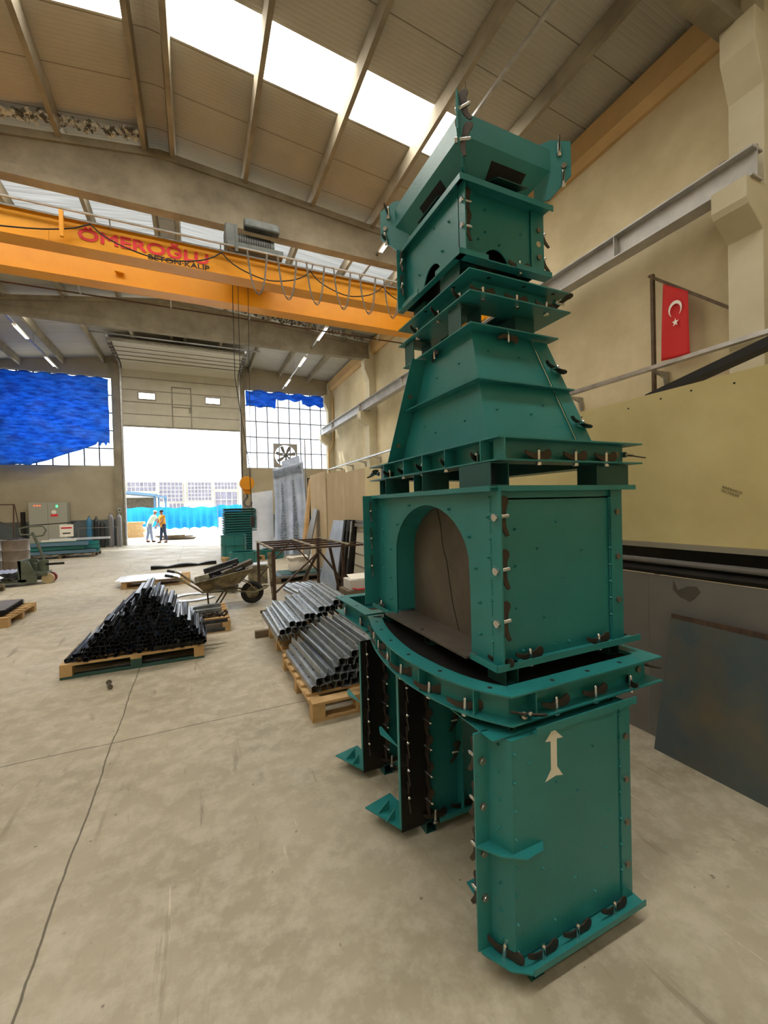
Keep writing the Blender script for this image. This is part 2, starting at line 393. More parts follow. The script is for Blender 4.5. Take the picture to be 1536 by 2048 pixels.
for i, (a, b, mm) in enumerate(strips):
    for j, (xa, xb) in enumerate(((-6.9, -.78), (-.25, 6.1))):
        t = slab(a, b, xa, xb)
        o = struct('window_%d' % (3+2*i+j), t, mm, '%s %s of the ridge' % (('added fill-light strip, unseen well behind the viewer,', 'bright rooflight strip over the viewer', 'blown-out white rooflight strip before the first beam', 'strong added rooflight strip hidden behind the first beam', 'pale ribbed translucent rooflight above the crane', 'added fill-light strip, unseen behind the middle beam,')[i], 'left' if j == 0 else 'right'))
# precast trusses
def truss(yc, w, mm='concrete_beam'):
    n = 16; bot = 8.2; pts = [(XL+(XR-XL)*i/n, max(roofz(XL+(XR-XL)*i/n)-.22, 8.44)) for i in range(n+1)]
    mid = -.5
    def bz(x): return bot + .0*abs(x-mid)
    web = [(XR, bot+.22), (XL, bot+.22)] + pts
    mb = MB().prism(web, 'xz', yc-w*.3, yc+w*.3)
    mb.prism([(XL, bot), (XR, bot), (XR, bot+.2), (XL, bot+.2)], 'xz', yc-w/2, yc+w/2)
    for k in range(n):
        (xa, za), (xb, zb) = pts[k], pts[k+1]
        mb.prism([(xa, za-.16), (xb, zb-.16), (xb, zb), (xa, za)], 'xz', yc-w/2, yc+w/2)
    return mb
for i, yc in enumerate((-3.6, 3.38, 10.4, 17.4)):
    o = truss(yc, .26).build('roof_beam', 'concrete_beam'); o['kind'] = 'structure'; o['label'] = 'precast concrete roof beam'; o['category'] = 'beam'
mb = MB().prism([(XL, 8.2), (XR, 8.2), (XR, 8.9)] + [(XR-(XR-XL)*i/8, roofz(XR-(XR-XL)*i/8)-.2) for i in range(9)] + [(XL, 8.9)], 'xz', 23.75, 23.99)
# purlins
PX = [-.25, 1.27, 2.88, 4.5, 6.12, -.8, -2.3, -3.9, -5.5, -7.1]
for i, x in enumerate(PX):
    z = roofz(x); w = .075
    mb = MB().loft([[(x-w, y, z-.02), (x+w, y, z-.02), (x+w*.6, y, z-.3), (x-w*.6, y, z-.3)] for y in (YB, YE)])
    # sections between trusses only reach down to the beam tops
    o = mb.build('roof_purlin', 'concrete_beam'); o['kind'] = 'structure'; o['label'] = 'concrete purlin along the roof'; o['category'] = 'beam'
# eaves beam at right and left
for x0, x1, nm, lb in ((XR-.22, XR, 'trim_3', 'tan eaves beam along the top of the right wall'), (XL, XL+.22, 'trim_4', 'tan eaves beam along the top of the left wall')):
    dz = 0 if x0 > 0 else .52
    mb = MB().prism([(x0 if x0 > 0 else x1, 8.98-dz), (x1 if x0 > 0 else x0, 8.98-dz), (x1 if x0 > 0 else x0, 8.42-dz), (x1-.08 if x0 > 0 else x0+.08, 8.42-dz), (x0+.02 if x0 > 0 else x1-.02, 8.56-dz)], 'xz', YB, YE)
    struct(nm, mb, 'eave', lb)
# columns with corbels
def column(yc, side):
    s = 1 if side == 'r' else -1; X = XR if s > 0 else XL
    p = [(X, 0), (X-.36*s, 0), (X-.36*s, 5.25), (X-.72*s, 5.5), (X-.76*s, 5.58), (X-.76*s, 5.86), (X-.3*s, 5.86), (X-.3*s, 7.25), (X-.5*s, 7.75), (X-.5*s, 8.2), (X-.25*s, 8.2), (X-.25*s, 8.9 if s > 0 else 8.4), (X, 8.9 if s > 0 else 8.4)]
    o = MB().prism(p, 'xz', yc-.21, yc+.21).build('wall_column', 'concrete_post', bevel=.012); o['kind'] = 'structure'
    o['label'] = 'concrete wall column with two corbels'; o['category'] = 'column'
for yc in (-3.6, 3.24, 10.4, 17.4, 23.75): column(yc, 'r'); column(yc, 'l')
# crane runway I-beams
for X, lb in ((6.95, 'pale grey steel runway beam on the right wall corbels'), (-7.95, 'pale grey steel runway beam on the left wall corbels')):
    mb = MB(); y0, y1 = (3.0, YE-.05 if X > 0 else 23.1)
    mb.box(X-.13, X+.13, y0, y1, 5.86, 5.885); mb.box(X-.13, X+.13, y0, y1, 6.235, 6.26); mb.box(X-.012, X+.012, y0, y1, 5.885, 6.235)
    for k in range(5): mb.box(X-.12, X+.12, 5.0+k*4.2, 5.012+k*4.2, 5.885, 6.235)
    mb.box(X-.03, X+.03, y0, y1, 6.26, 6.3)
    solo(mb, 'runway_beam', 'ibeam', lb, 'beam')
solo(MB().box(7.33, 7.5, 3.55, 3.64, 6.3, 6.62), 'end_stop', 'sheet_steel', 'small steel channel stub on the wall above the near end of the runway beam', 'bracket')
# cable tray on the right wall
t = thing('cable_tray', 'thin pale perforated cable tray running low along the right wall', 'cable tray', (7.08, 3, 3.78))
MB().box(7.02, 7.13, -2, 23.5, 3.78, 3.79).box(7.02, 7.025, -2, 23.5, 3.79, 3.84).build('tray', 'galv', t)
for k in range(13):
    y = 1.0+k*1.75
    MB().prism([(7.02, 3.78), (7.49, 3.78), (7.49, 3.5), (7.45, 3.5), (7.4, 3.68), (7.15, 3.75)], 'xz', y, y+.05).build('bracket', 'galv', t)
# hanging rods with fluorescent lamps
for X, ys, lb in ((4.62, (9.4, 12.3, 15.6, 18.9, 22.3), 'right'), (-5.65, (12.5, 15.8, 19.3, 22.6), 'left')):
    zz = 8.35
    r = thing('lighting_rail', 'thin galvanised lighting rail hung under the roof in the %s half' % lb, 'rail', (X, 13, zz))
    MB().box(X-.03, X+.03, -2, 23.7, zz, zz+.05).build('rail', 'galv', r)
    for k in range(7): MB().cyl((X, -1+k*3.6, zz+.05), (X, -1+k*3.6, roofz(X)), .006, 6).build('hanger', 'cable_grey', r)
    for q, y in enumerate(ys):
        pos = ['nearest', 'second nearest', 'third nearest', 'fourth nearest', 'farthest']
        w = pos[q] if q < len(ys)-1 else 'farthest'
        l = thing('fluorescent_light', 'fluorescent batten under the %s lighting rail, %s on it' % (lb, w), 'light', (X, y, zz-.09), 'fluorescent battens under the roof')
        MB().box(X-.06, X+.06, y-.65, y+.65, zz-.05, zz-.001).build('housing', 'white', l)
        MB().cyl((X-.03, y-.6, zz-.07), (X-.03, y+.6, zz-.07), .014, 8).build('tube', 'lamp', l)
        MB().cyl((X+.03, y-.6, zz-.07), (X+.03, y+.6, zz-.07), .014, 8).build('tube', 'lamp', l)
# crumbling insulation above two beams
def crumble(x0, x1, yc, n, lb):
    mb = MB()
    for i in range(n):
        x = random.uniform(x0, x1); z = roofz(x)-random.uniform(.12, .2); r = random.uniform(.04, .1)
        M = Matrix.Translation((x, yc+random.uniform(-.12, .1), z)) @ Matrix.Rotation(random.random()*6, 4, 'Y') @ Matrix.Rotation(random.random()*6, 4, 'X')
        mb.obox(M, r*1.6, r*.7, r)
    solo(mb, 'roof_insulation', 'insulation', lb, 'insulation', kind='stuff')
crumble(-6, -.9, 10.06, 200, 'crumbled pale insulation above the near roof beam, left of the ridge')
crumble(1.5, 7.2, 17.1, 240, 'crumbled pale insulation above the middle roof beam, right half')

# ---------------------------------------------------------------- sectional door
d = struct('door_1', MB().box(DX0, DX1, 23.9, 23.96, DZ, 8.75), 'door_panel', 'raised sectional door of pale panels')
g = MB()
for z in (DZ+.02, 6.5, 7.1, 7.7, 8.3): g.box(DX0, DX1, 23.885, 23.9, z-.018, z+.018)
g.box(DX0, DX1, 23.87, 23.9, DZ-.05, DZ+.03)
g.build('panel_joint', 'door_frame', d)
for a, b in ((-2.45, -1.75), (.62, 1.3)):
    f = MB().box(a-.05, b+.05, 23.87, 23.9, 7.22, 7.62).build('vision_frame', 'door_frame', d)
    MB().box(a, b, 23.862, 23.872, 7.28, 7.56).build('vision_pane', 'window_lit', f)
w = MB()
w.box(-1.0, -.95, 23.86, 23.9, DZ, 8.0).box(-.12, -.07, 23.86, 23.9, DZ, 8.0).box(-1.0, -.07, 23.86, 23.9, 7.95, 8.0)
w.box(-1.0, -.07, 23.86, 23.9, 6.95, 6.98).box(-.2, -.16, 23.84, 23.87, 6.7, 6.95)
w.build('wicket_frame', 'door_frame', d)
# lifted leaf, lying back under the roof, and its tracks
lf = MB().loft([[(DX0+.05, y, z), (DX1-.05, y, z), (DX1-.05, y, z+.05), (DX0+.05, y, z+.05)] for y, z in ((23.9, 8.7), (23.6, 8.92), (20.9, 9.02))])
lf.build('lifted_leaf', 'cream_panel', d)
g = MB()
for y in (23.1, 22.55, 22.0, 21.45): g.box(DX0+.05, DX1-.05, y-.012, y+.012, 8.9, 8.935+.0*y)
g.box(DX0, DX1, 20.86, 20.92, 8.95, 9.1).build('leaf_joint', 'door_frame', d)
for x in (DX0-.03, DX1+.03):
    tk = MB().box(x-.05, x+.05, 23.82, 23.98, 0, 8.7)
    tk.loft([[(x-.04, y, z), (x+.04, y, z), (x+.04, y, z+.1), (x-.04, y, z+.1)] for y, z in ((23.9, 8.65), (23.55, 8.88), (20.6, 9.0))])
    tk.build('track', 'galv', d)
    for k in range(7):
        MB().box(x-.09, x+.09, 20.9+k*.38, 20.95+k*.38, 8.88, 9.12).build('roller_bracket', 'sheet_steel', d)
MB().box(-3.9, 3.0, 20.55, 20.6, 9.1, 9.15).build('spreader_bar', 'sheet_steel', d)
MB().cyl((-3.0, 23.7, 9.22), (2.2, 23.7, 9.22), .05, 12).build('spring_shaft', 'machine', d)
# concrete posts beside the door
for nm, a, b in (('trim_5', -3.6, -3.24), ('trim_6', 2.36, 2.6)):
    struct(nm, MB().box(a, b, 23.82, 24.0, 0, 8.95), 'concrete_beam', 'concrete door post')

# ---------------------------------------------------------------- blue tarps over the end windows
def tarp(name, lab, x0, x1, ztop, zbot, nx=60, nz=40, y=23.72, amp=.09, m='tarp', thick=.01):
    vs = []; fs = []
    for i in range(nx+1):
        for k in range(nz+1):
            x = x0+(x1-x0)*i/nx; zt = ztop(x); zb = zbot(x); u = k/nz; z = zt+(zb-zt)*u
            dy = amp*(math.sin(x*5+math.sin(z*3.3)*1.4)*.4+math.sin(z*7+x*1.3)*.5+math.sin(z*17+x*4)*.2)
            vs.append((x, y+dy, z))
    for i in range(nx):
        for k in range(nz):
            a = i*(nz+1)+k; fs.append((a, a+1, a+nz+2, a+nz+1))
    o = MB().add(vs, fs).build(name, m, smooth=True); md = o.modifiers.new('t', 'SOLIDIFY'); md.thickness = thick
    tag(o, lab, 'tarp'); return recenter(o)
def zb1(x):
    if x < -6.6: return 3.85+.02*math.sin(x*6)
    u = (x+6.6)/3.05; return 3.9+1.25*u**1.1 if u < .8 else 4.88+.1*math.sin(x*30)
tarp('tarp', 'large blue tarp covering the window left of the door', -8.3, -3.66, lambda x: 8.02+.03*math.sin(x*9), zb1, y=23.4)
def zb2(x):
    return 7.25+.06*math.sin(x*7) if x < 4.25 else (7.72+.05*math.sin(x*8) if x < 5.7 else 7.5+.06*math.sin(x*9))
tarp('tarp', 'bunched blue tarp rolled up along the top of the window right of the door', 2.62, 6.97, lambda x: 8.12+.05*math.sin(x*6), zb2, 80, 14, amp=.11)
# exhaust fan in the window
f = thing('exhaust_fan', 'square-framed metal exhaust fan set in the right window', 'fan', (4.5, 23.9, 4.0))
cx, cz, r = 4.72, 4.62, .6; yy = 23.93
mb = MB()
out = [(cx-.68, cz-.68), (cx+.68, cz-.68), (cx+.68, cz+.68), (cx-.68, cz+.68)]
n = 32
for k in range(n):
    a0, a1 = 2*PI*k/n, 2*PI*(k+1)/n
    def sq(a):
        c, s_ = math.cos(a), math.sin(a); q = .68/max(abs(c), abs(s_)); return (cx+c*q, cz+s_*q)
    mb.prism([(cx+r*math.cos(a0), cz+r*math.sin(a0)), sq(a0), sq(a1), (cx+r*math.cos(a1), cz+r*math.sin(a1))], 'xz', yy-.04, yy+.02)
mb.build('frame', 'galv', f)
for k in range(7):
    a = 2*PI*k/7+.3; c, s_ = math.cos(a), math.sin(a); tx, tz = -s_, c
    pts = [(.1, -.03), (.3, -.1), (.54, -.15), (.57, .02), (.3, .07), (.1, .03)]
    b = MB(); b.prism([(cx+c*u+tx*v, cz+s_*u+tz*v) for u, v in pts], 'xz', yy-.1, yy-.088); b.build('blade', 'sheet_steel', f)
MB().cyl((cx, yy-.16, cz), (cx, yy-.02, cz), .12, 16).build('hub', 'machine', f)
mb = MB()
for a in (.4, 2.0, 3.6, 5.1): mb.bar((cx, yy-.03, cz), (cx+.66*math.cos(a), yy-.03, cz+.66*math.sin(a)), .03)
mb.build('support_arm', 'sheet_steel', f)
# drain pipe at the far right corner
solo(MB().tube([(7.42, 23.35, 8.0), (7.42, 23.35, 5.5), (7.42, 23.35, 5.2), (7.15, 23.3, 6.0)][:2]+[(7.3, 23.35, 5.1), (7.12, 23.4, 4.9), (7.12, 23.4, 0)], .05, 10), 'drain_pipe', 'eave', 'tan drain pipe with an offset bend in the far right corner', 'pipe', smooth=True)

# ================================================================ outside the door
fa = thing('factory_building', 'sunlit pale factory building with big grey windows beyond the yard', 'building', (0, 62, 0))
MB().box(-26, 26, 62, 72, -.05, 6.1).build('wall', 'facade', fa)
def fwin(x0, x1, z0, z1, nx, nz):
    p = MB().box(x0, x1, 61.9, 61.99, z0, z1).build('window', 'far_glass', fa)
    g = MB()
    for i in range(nx+1): x = x0+(x1-x0)*i/nx; g.box(x-.03, x+.03, 61.84, 61.9, z0, z1)
    for i in range(nz+1): z = z0+(z1-z0)*i/nz; g.box(x0, x1, 61.84, 61.9, z-.03, z+.03)
    g.build('window_grid', 'far_frame', p)
for x0, x1, z0, z1, nx, nz in ((-8, -4.75, 4.3, 5.5, 7, 2), (-4.4, -1.6, 2.9, 5.5, 6, 5), (-1.0, 1.95, 3.0, 5.5, 7, 5), (2.35, 5.3, 4.5, 5.5, 7, 2), (2.4, 5.3, 2.0, 4.2, 4, 2), (-3.3, -1.5, 1.0, 2.7, 4, 1), (6, 9, 3, 5.5, 7, 5)):
    fwin(x0, x1, z0, z1, nx, nz)
for x in (-8.2, -4.58, -1.3, 2.15, 5.6): MB().box(x-.12, x+.12, 61.7, 62, 0, 6.1).build('pilaster', 'far_frame', fa)

def fence(x0, x1, y, z0, z1, lab, xp):
    t = thing('tarp_fence', lab, 'fence', ((x0+x1)/2, y, 0)); n = 40
    o = MB().loft([[(x0+(x1-x0)*i/n, y+.12*math.sin(i*1.3), z0+.06*math.sin(i*.9)), (x0+(x1-x0)*i/n, y+.12*math.sin(i*1.3)+.02, z0+.06*math.sin(i*.9)), (x0+(x1-x0)*i/n, y+.05*math.sin(i*.7)+.02, z1+.05*math.sin(i*.5)), (x0+(x1-x0)*i/n, y+.05*math.sin(i*.7), z1+.05*math.sin(i*.5))] for i in range(n+1)])
    o.build('tarp_sheet', 'tarp_out', t)
    for x in xp: MB().cyl((x, y+.2, -.03), (x, y+.2, z1+.1), .04, 8).build('post', 'canopy', t)
fence(-2.7, 1.7, 40, .15, 1.95, 'long cyan and blue tarp fence across the yard', (-2.7, -.6, 1.7))
fence(-9.0, -3.0, 44.6, .2, 2.05, 'darker blue tarp fence at the left under the canopy', (-9, -5.9, -3.0))
fence(1.9, 6.0, 43, .9, 2.1, 'short blue tarp fence at the right behind the stacked moulds', (1.9, 4, 6))
c = thing('yard_canopy', 'blue steel canopy over the left of the yard', 'canopy', (-6, 48, 0))
MB().loft([[(-10, y, 3.9), (-10, y, 4.1), (-3.6, y, 3.35), (-3.6, y, 3.15)] for y in (45.2, 52)]).build('roof', 'canopy', c)
MB().bar((-3.6, 46, 3.3), (-2.6, 46, 2.9), .15).build('brace', 'canopy', c)
for x, y in ((-3.7, 46.2), (-2.75, 46.2), (-9.5, 46.2), (-3.7, 51)): MB().box(x-.08, x+.08, y-.08, y+.08, -.03, 3.2).build('post', 'canopy', c)
MB().box(-9.5, -4.0, 51.7, 51.9, 2.0, 3.2).build('back_panel', 'wood_old', c)
for k in range(12):
    z = -.03+.085*k; dx = random.uniform(-.2, .2)
    solo(MB().box(-6.6+dx, -3.25+dx*.6, 31.2, 32.4, z, z+.075), 'timber_plank', 'wood', 'pale timber plank in the stack just outside the door', 'plank', 'timber planks stacked outside left')
for k in range(7):
    z = -.03+.07*(k//2); a = .25*random.uniform(-1, 1); x = -1.25+random.uniform(-.3, .35)+(k % 2)*.2
    M = Matrix.Translation((x, 26.9+random.uniform(-.3, .3), z+.035)) @ Matrix.Rotation(a-.3, 4, 'Z')
    solo(MB().obox(M, 1.5, .16, .065), 'timber_offcut', 'wood_old', 'weathered timber offcut lying behind the walking people', 'plank', 'timber offcuts in the yard')
# ================================================================ mould hardware (made once, copied onto each mould)
def make_clamp():
    p = [(-.068, .020), (-.050, .012), (-.030, .006), (-.012, .004), (.008, .004), (.024, .006), (.040, .004), (.056, .006), (.066, .014), (.066, .026), (.056, .034), (.042, .034), (.030, .028), (.016, .025), (.002, .024), (-.014, .022), (-.032, .022), (-.050, .026), (-.066, .030)]
    p = [(x, .004+(z-.004)*1.38) for x, z in p]
    w = MB().prism(p, 'xz', -.0025, .0025).build('wedge_clamp', 'clamp_steel', bevel=.0008)
    n = MB().cyl((0, 0, -.018), (0, 0, .040), .0075, 10).cyl((0, 0, .040), (0, 0, .046), .0075, 10, .004)
    n.cyl((0, 0, -.019), (0, 0, -.0075), .0125, 12)
    n.build('pin', 'pin_steel', w, smooth=True)
    return w
CL0 = make_clamp(); CL_USED = [False]
BO0 = MB().cyl((0, 0, 0), (0, 0, .008), .0125, 14).build('bolt_head', 'bolt_steel', smooth=True); BO_USED = [False]
HO0 = MB().cyl((0, 0, 0), (0, 0, .0006), .009, 12).build('bolt_hole', 'black'); HO_USED = [False]
def _put(proto, used, root, M):
    M = Matrix.Translation(-Vector(root['_o'])) @ M
    if used[0]: return clone(proto, root, M)
    used[0] = True; proto.parent = root; proto.matrix_basis = M; return proto
def clamp(root, pos, pin, along, tilt=0, s=1., lift=0):
    M = frame_at(pos, pin, along) @ Matrix.Rotation(tilt, 4, 'Y') @ Matrix.Scale(s, 4)
    return _put(CL0, CL_USED, root, M)
def bolt(root, pos, d): return _put(BO0, BO_USED, root, frame_at(pos, d, (.3, .4, .87)))
def hole(root, pos, d=(0, 0, 1)): return _put(HO0, HO_USED, root, frame_at(pos, d, (.3, .87, .4) if abs(d[2]) > .5 else (0, 0, 1)))
def seam(mb, x, y, z0, z1, d, n=6):
    # short weld beads along a vertical seam
    for i in range(n):
        za = z0+(z1-z0)*(i+.15)/n; zb = z0+(z1-z0)*(i+.75)/n
        mb.cyl((x, y, za), (x, y, zb), .0022, 5); mb.nub((x, y, zb+.01), d, .005, .007)
TX, NX, NY, UP = (1, 0, 0), (-1, 0, 0), (0, -1, 0), (0, 0, 1)

# ---------------------------------------------------------------- leg moulds
def leg(y0, label, near):
    t = thing('leg_mould', label, 'concrete mould', (1.2, y0+.14, .06), 'moulds of the teal tower')
    zb, zt = .066, .818; X0, X1 = (.925 if near else 1.0), 1.50; yb = y0+(.27 if near else .22)
    body = MB()
    body.prism([(X0, y0), (X1-.055, y0), (X1-.055, yb), (X0+.065, yb), (X0+.06, y0+.1), (X0-.035, y0+.09)], 'xy', zb+.006, zt-.006)
    for x, z in ((1.0, .72), (1.12, .62), (1.3, .7), (1.22, .56), (1.38, .44), (1.05, .34), (1.2, .25), (1.36, .3), (1.1, .14), (1.3, .16)):
        body.nub((x, y0, z), NY, .004, .007)
    for k in range(8):
        body.nub((X0-.017, y0+.045, .12+k*.095), (-.9, -.4, 0), .0045, .009); body.nub((X0+.01, y0, .10+k*.095), NY, .0045, .008)
    body.build('body', 'teal', t)
    f = MB().box(X1-.055, X1, y0-.006, y0+.002, zb, zt); seam(f, X1-.056, y0-.003, .1, .8, NY, 7); f.build('side_flange', 'teal', t)
    if near:
        MB().box(X0-.09, X0-.03, y0+.082, y0+.088, zb, zt).build('side_flange', 'teal', t)
        for k, z in enumerate((.72, .562, .40, .245)): bolt(t, (X0-.06, y0+.082, z), NY)
        for k, z in enumerate((.72, .562, .40, .245)): clamp(t, (X0-.062, y0+.093, z), (-.25, 1, 0), UP, .2)
    else:
        # bare steel closing plate on the face towards the viewer
        pl = MB().box(X0-.155, X0+.005, y0-.012, y0-.006, zb-.02, zt-.0)
        pl.build('closing_plate', 'steel_dark', t, 'bare dark steel plate')
        MB().box(X0-.159, X0-.155, y0-.014, y0+.006, zb, zt-.01).build('side_flange', 'teal', t)
        for z in (.74, .61, .48, .35, .22): clamp(t, (X0-.12, y0-.013, z), (-.25, -1, .1), (0, .12, 1), .15); clamp(t, (X0-.02, y0-.013, z-.05), (.3, -1, 0), (.1, 0, 1), -.1)
        fl_ = MB().box(1.17, 1.176, y0-.05, y0, zb, zt); fl_.build('mid_flange', 'teal', t)
        for z in (.68, .52, .36): clamp(t, (1.169, y0-.025, z), NX, (0, -.3, 1), .1)
    for z in (.695, .53, .365, .20): bolt(t, (X1-.028, y0-.006, z), NY)
    # mid-height stiffener
    if near: MB().prism([(X0-.09, y0+.082), (X0-.04, y0+.01), (X0+.03, y0-.035), (X0+.10, y0-.03), (X0+.13, y0), (X0, y0), (X0-.033, y0+.082)], 'xy', .428, .434).build('stiffener', 'teal', t)
    else: MB().prism([(X0-.19, y0+.14), (X0-.158, y0+.0), (X0-.158, y0+.2), (X0-.17, y0+.2)], 'xy', .45, .456).build('stiffener', 'teal', t)
    # base and head flanges
    e = .05
    BX = X0 if near else X0+.09
    MB().prism([(BX-.08, y0+.10), (BX-.08, y0+.075), (BX-.03, y0-.01), (BX+.03, y0-e), (X1+.01, y0-e), (X1+.01, yb+e), (BX+.03, yb+e), (BX+.02, y0+.11)], 'xy', zb-.006, zb)\
        .box(X0+.03, X1+.01, y0-e-.004, y0-e, zb-.006, zb+.016)\
        .build('base_flange', 'teal', t)
    MB().box(X0+.09, X1+.02, y0-.018, y0, zt+.002, zt+.007).box(X0+.09, X1+.02, y0-.023, y0-.018, zt-.0, zt+.026)\
        .box(X0-.06, X1, y0+.02, yb, zt-.004, zt).build('head_flange', 'teal', t)
    for x in (1.02, 1.18, 1.37): clamp(t, (x, y0-.026, zb), UP, TX, .05)
    clamp(t, (X0-.02, y0+.035, zb), UP, (.5, -.8, 0), .1)
    # feet
    for x, y in ((1.0, y0-.02), (1.44, y0+.0)):
        MB().sqtube((x, y, .03), (x, yb+.02, .03), .058, .004).build('foot_tube', 'teal_dark', t)
    if not near:
        q = MB().prism([(X0-.26, y0+.20), (X0-.158, y0-.01), (X0-.06, y0+.02), (X0-.1, y0+.24)], 'xy', zb-.008, zb-.002)
        q.build('outer_base_plate', 'teal', t)
        for gy in (.06, .13): MB().prism([(X0-.158-.035-gy*.2, zb-.002), (X0-.155, zb-.002), (X0-.155, zb+.05)], 'xz', y0+gy, y0+gy+.005).build('gusset', 'teal', t)
    return t
l1 = leg(1.075, 'front teal leg mould with a white painted double arrow on its face', True)
ar = [(1.1112, .8094), (1.1561, .7678), (1.1264, .7708), (1.1258, .673), (1.1525, .6348), (1.12, .642), (1.0695, .6329), (1.0974, .6683), (1.098, .7675), (1.0733, .7717)]
MB().prism(ar, 'xz', 1.0742, 1.0749).build('painted_arrow', 'white', l1, 'white painted arrow')
leg(1.77, 'middle teal leg mould with a bare dark steel plate, behind the arrow mould', False)
leg(2.265, 'rearmost teal leg mould with a bare dark steel plate, under the back of the collar', False)

# spacers: short square tubes between the stacked moulds
def spacer(p0, p1, w, label, grp='spacer tubes in the tower'):
    c = (Vector(p0)+Vector(p1))/2
    t = MB().sqtube(p0, p1, w, .004).build('spacer_tube', 'teal_dark'); tag(t, label, 'spacer', grp); return recenter(t)
def spacers(pts, z, w, L, label):
    for x, y in pts: spacer((x, y, z+w/2), (x, y+L, z+w/2), w, label, label)

# ---------------------------------------------------------------- collar with the bowed edge
t = thing('collar_mould', 'wide teal collar mould with a bowed left edge and a row of bolt holes', 'concrete mould', (1.3, 1.7, .84), 'moulds of the teal tower')
arc = [(.94, 1.085), (.865, 1.20), (.82, 1.33), (.795, 1.47), (.785, 1.60), (.79, 1.73), (.805, 1.86), (.83, 2.0), (.86, 2.12), (.885, 2.20), (.905, 2.28)]
poly = arc[::-1] + [(1.73, 1.085), (1.73, 2.28)]
poly = [(.905, 2.28)] + arc[::-1][1:] + [(1.73, 1.085), (1.73, 2.28)]
def smooth_arc(P, n=3):
    out = []
    for i in range(len(P)-1):
        p0, p1, p2, p3 = [Vector(P[max(0, min(len(P)-1, k))]) for k in (i-1, i, i+1, i+2)]
        for k in range(n):
            u = k/n; out.append(tuple(.5*((2*p1)+(-p0+p2)*u+(2*p0-5*p1+4*p2-p3)*u*u+(-p0+3*p1-3*p2+p3)*u**3)))
    return out+[P[-1]]
poly = smooth_arc(arc[::-1]) + [(1.73, 1.085), (1.73, 2.28)]
zc0, zc1 = .848, .952
MB().band(poly, .075, zc1-.006, zc1).build('top_flange', 'teal', t)
MB().band(poly, .075, zc0, zc0+.006).build('bottom_flange', 'teal', t)
q = offset(poly, .045)
web = MB().band(q, .006, zc0+.006, zc1-.006)
for a, b in (((1.0, 1.09), (1.0, 1.13)), ((1.25, 1.09), (1.25, 1.13)), ((1.55, 1.09), (1.55, 1.13))): pass
web.build('web', 'teal', t)
g = MB()
for i in (3, 9, 15, 21, 27):
    a = Vector(poly[i]); b = Vector(q[i]); g.bar((*a*.85, .9) if False else (a.x*.9+b.x*.1, a.y*.9+b.y*.1, .9), (b.x, b.y, .9), .09, .005, up=(0, 0, 1))
for i in (3, 9, 15, 21, 27):
    a = Vector(poly[i]).lerp(Vector(q[i]), .1); b = Vector(q[i]); d = (b-a)
    n_ = Vector((-d.y, d.x)).normalized()*.0025
    MB().prism([tuple(a+n_), tuple(b+n_), tuple(b-n_), tuple(a-n_)], 'xy', zc0+.006, zc1-.006).build('gusset', 'teal', t)
MB().box(1.05, 1.055, 1.09, 1.13, zc0+.006, zc1-.006).build('gusset', 'teal', t)
MB().prism(offset(poly, .074), 'xy', zc1-.022, zc1-.016).build('inner_plate', 'steel_dark', t, 'dark bare steel inner plate')
# clamps along the bow and the front
for i, tw in ((2, .3), (5, .3), (9, .4), (13, .4), (17, .5), (22, .6), (26, .5)):
    a = Vector(poly[i]); b = Vector(q[i]); m_ = a.lerp(b, .45); d = (Vector(poly[i+1])-Vector(poly[i-1])).normalized()
    r_ = Vector((d.x*math.cos(tw)-d.y*math.sin(tw), d.x*math.sin(tw)+d.y*math.cos(tw)))
    clamp(t, (m_.x, m_.y, zc0+.006), UP, (r_.x, r_.y, 0), .05)
for i in (1, 5, 9, 13, 18, 23, 28):
    a = Vector(poly[i]).lerp(Vector(offset(poly, .075)[i]), .5); hole(t, (a.x, a.y, zc1))
for x in (1.16, 1.34, 1.52): hole(t, (x, 1.122, zc1))
clamp(t, (1.01, 1.10, zc0+.02), (-.3, -.6, .5), (.9, -.4, -.1), .2)
clamp(t, (1.16, 1.105, zc0+.006), UP, TX, 0); clamp(t, (1.36, 1.105, zc0+.006), UP, TX, 0); clamp(t, (1.56, 1.105, zc0+.006), UP, (.5, .8, 0), 0)
bolt(t, (1.64, 1.13, .90), NY); clamp(t, (1.70, 1.16, .90), TX, (0, 1, 0), 0)

# second collar behind
t = thing('collar_mould', 'smaller teal frame mould behind the bowed collar', 'concrete mould', (1.3, 2.75, .84), 'moulds of the teal tower')
poly2 = [(.905, 2.9), (.905, 2.315), (1.62, 2.315), (1.62, 2.9)]
MB().band(poly2, .075, zc1-.006, zc1).build('top_flange', 'teal', t)
MB().band(poly2, .075, zc0, zc0+.006).build('bottom_flange', 'teal', t)
MB().band(offset(poly2, .045), .006, zc0+.006, zc1-.006).build('web', 'teal', t)
MB().prism(offset(poly2, .074), 'xy', zc0, zc0+.004).build('inner_plate', 'steel_brown', t)
for y in (2.45, 2.75): clamp(t, (.925, y, zc0+.006), UP, (.3, 1, 0), 0); hole(t, (.937, y+.1, zc1))
MB().sqtube((1.5, 2.75, 0), (1.5, 2.75, zc0), .06, .004).build('support_leg', 'teal_dark', t)
MB().sqtube((1.15, 2.75, 0), (1.15, 2.75, zc0), .06, .004).build('support_leg', 'teal_dark', t)
for x, y, lb in ((.96, 1.11, 'small square tube spacer at the head of the arrow leg mould'), (1.02, 1.80, 'small square tube spacer at the head of the middle leg mould'), (1.02, 2.30, 'small square tube spacer at the head of the rearmost leg mould')):
    spacer((x, y, .833), (x, y+.12, .833), .0285, lb)
spacer((1.45, 1.11, .833), (1.45, 1.23, .833), .0285, 'small square tube spacer at the right head of the arrow leg mould')

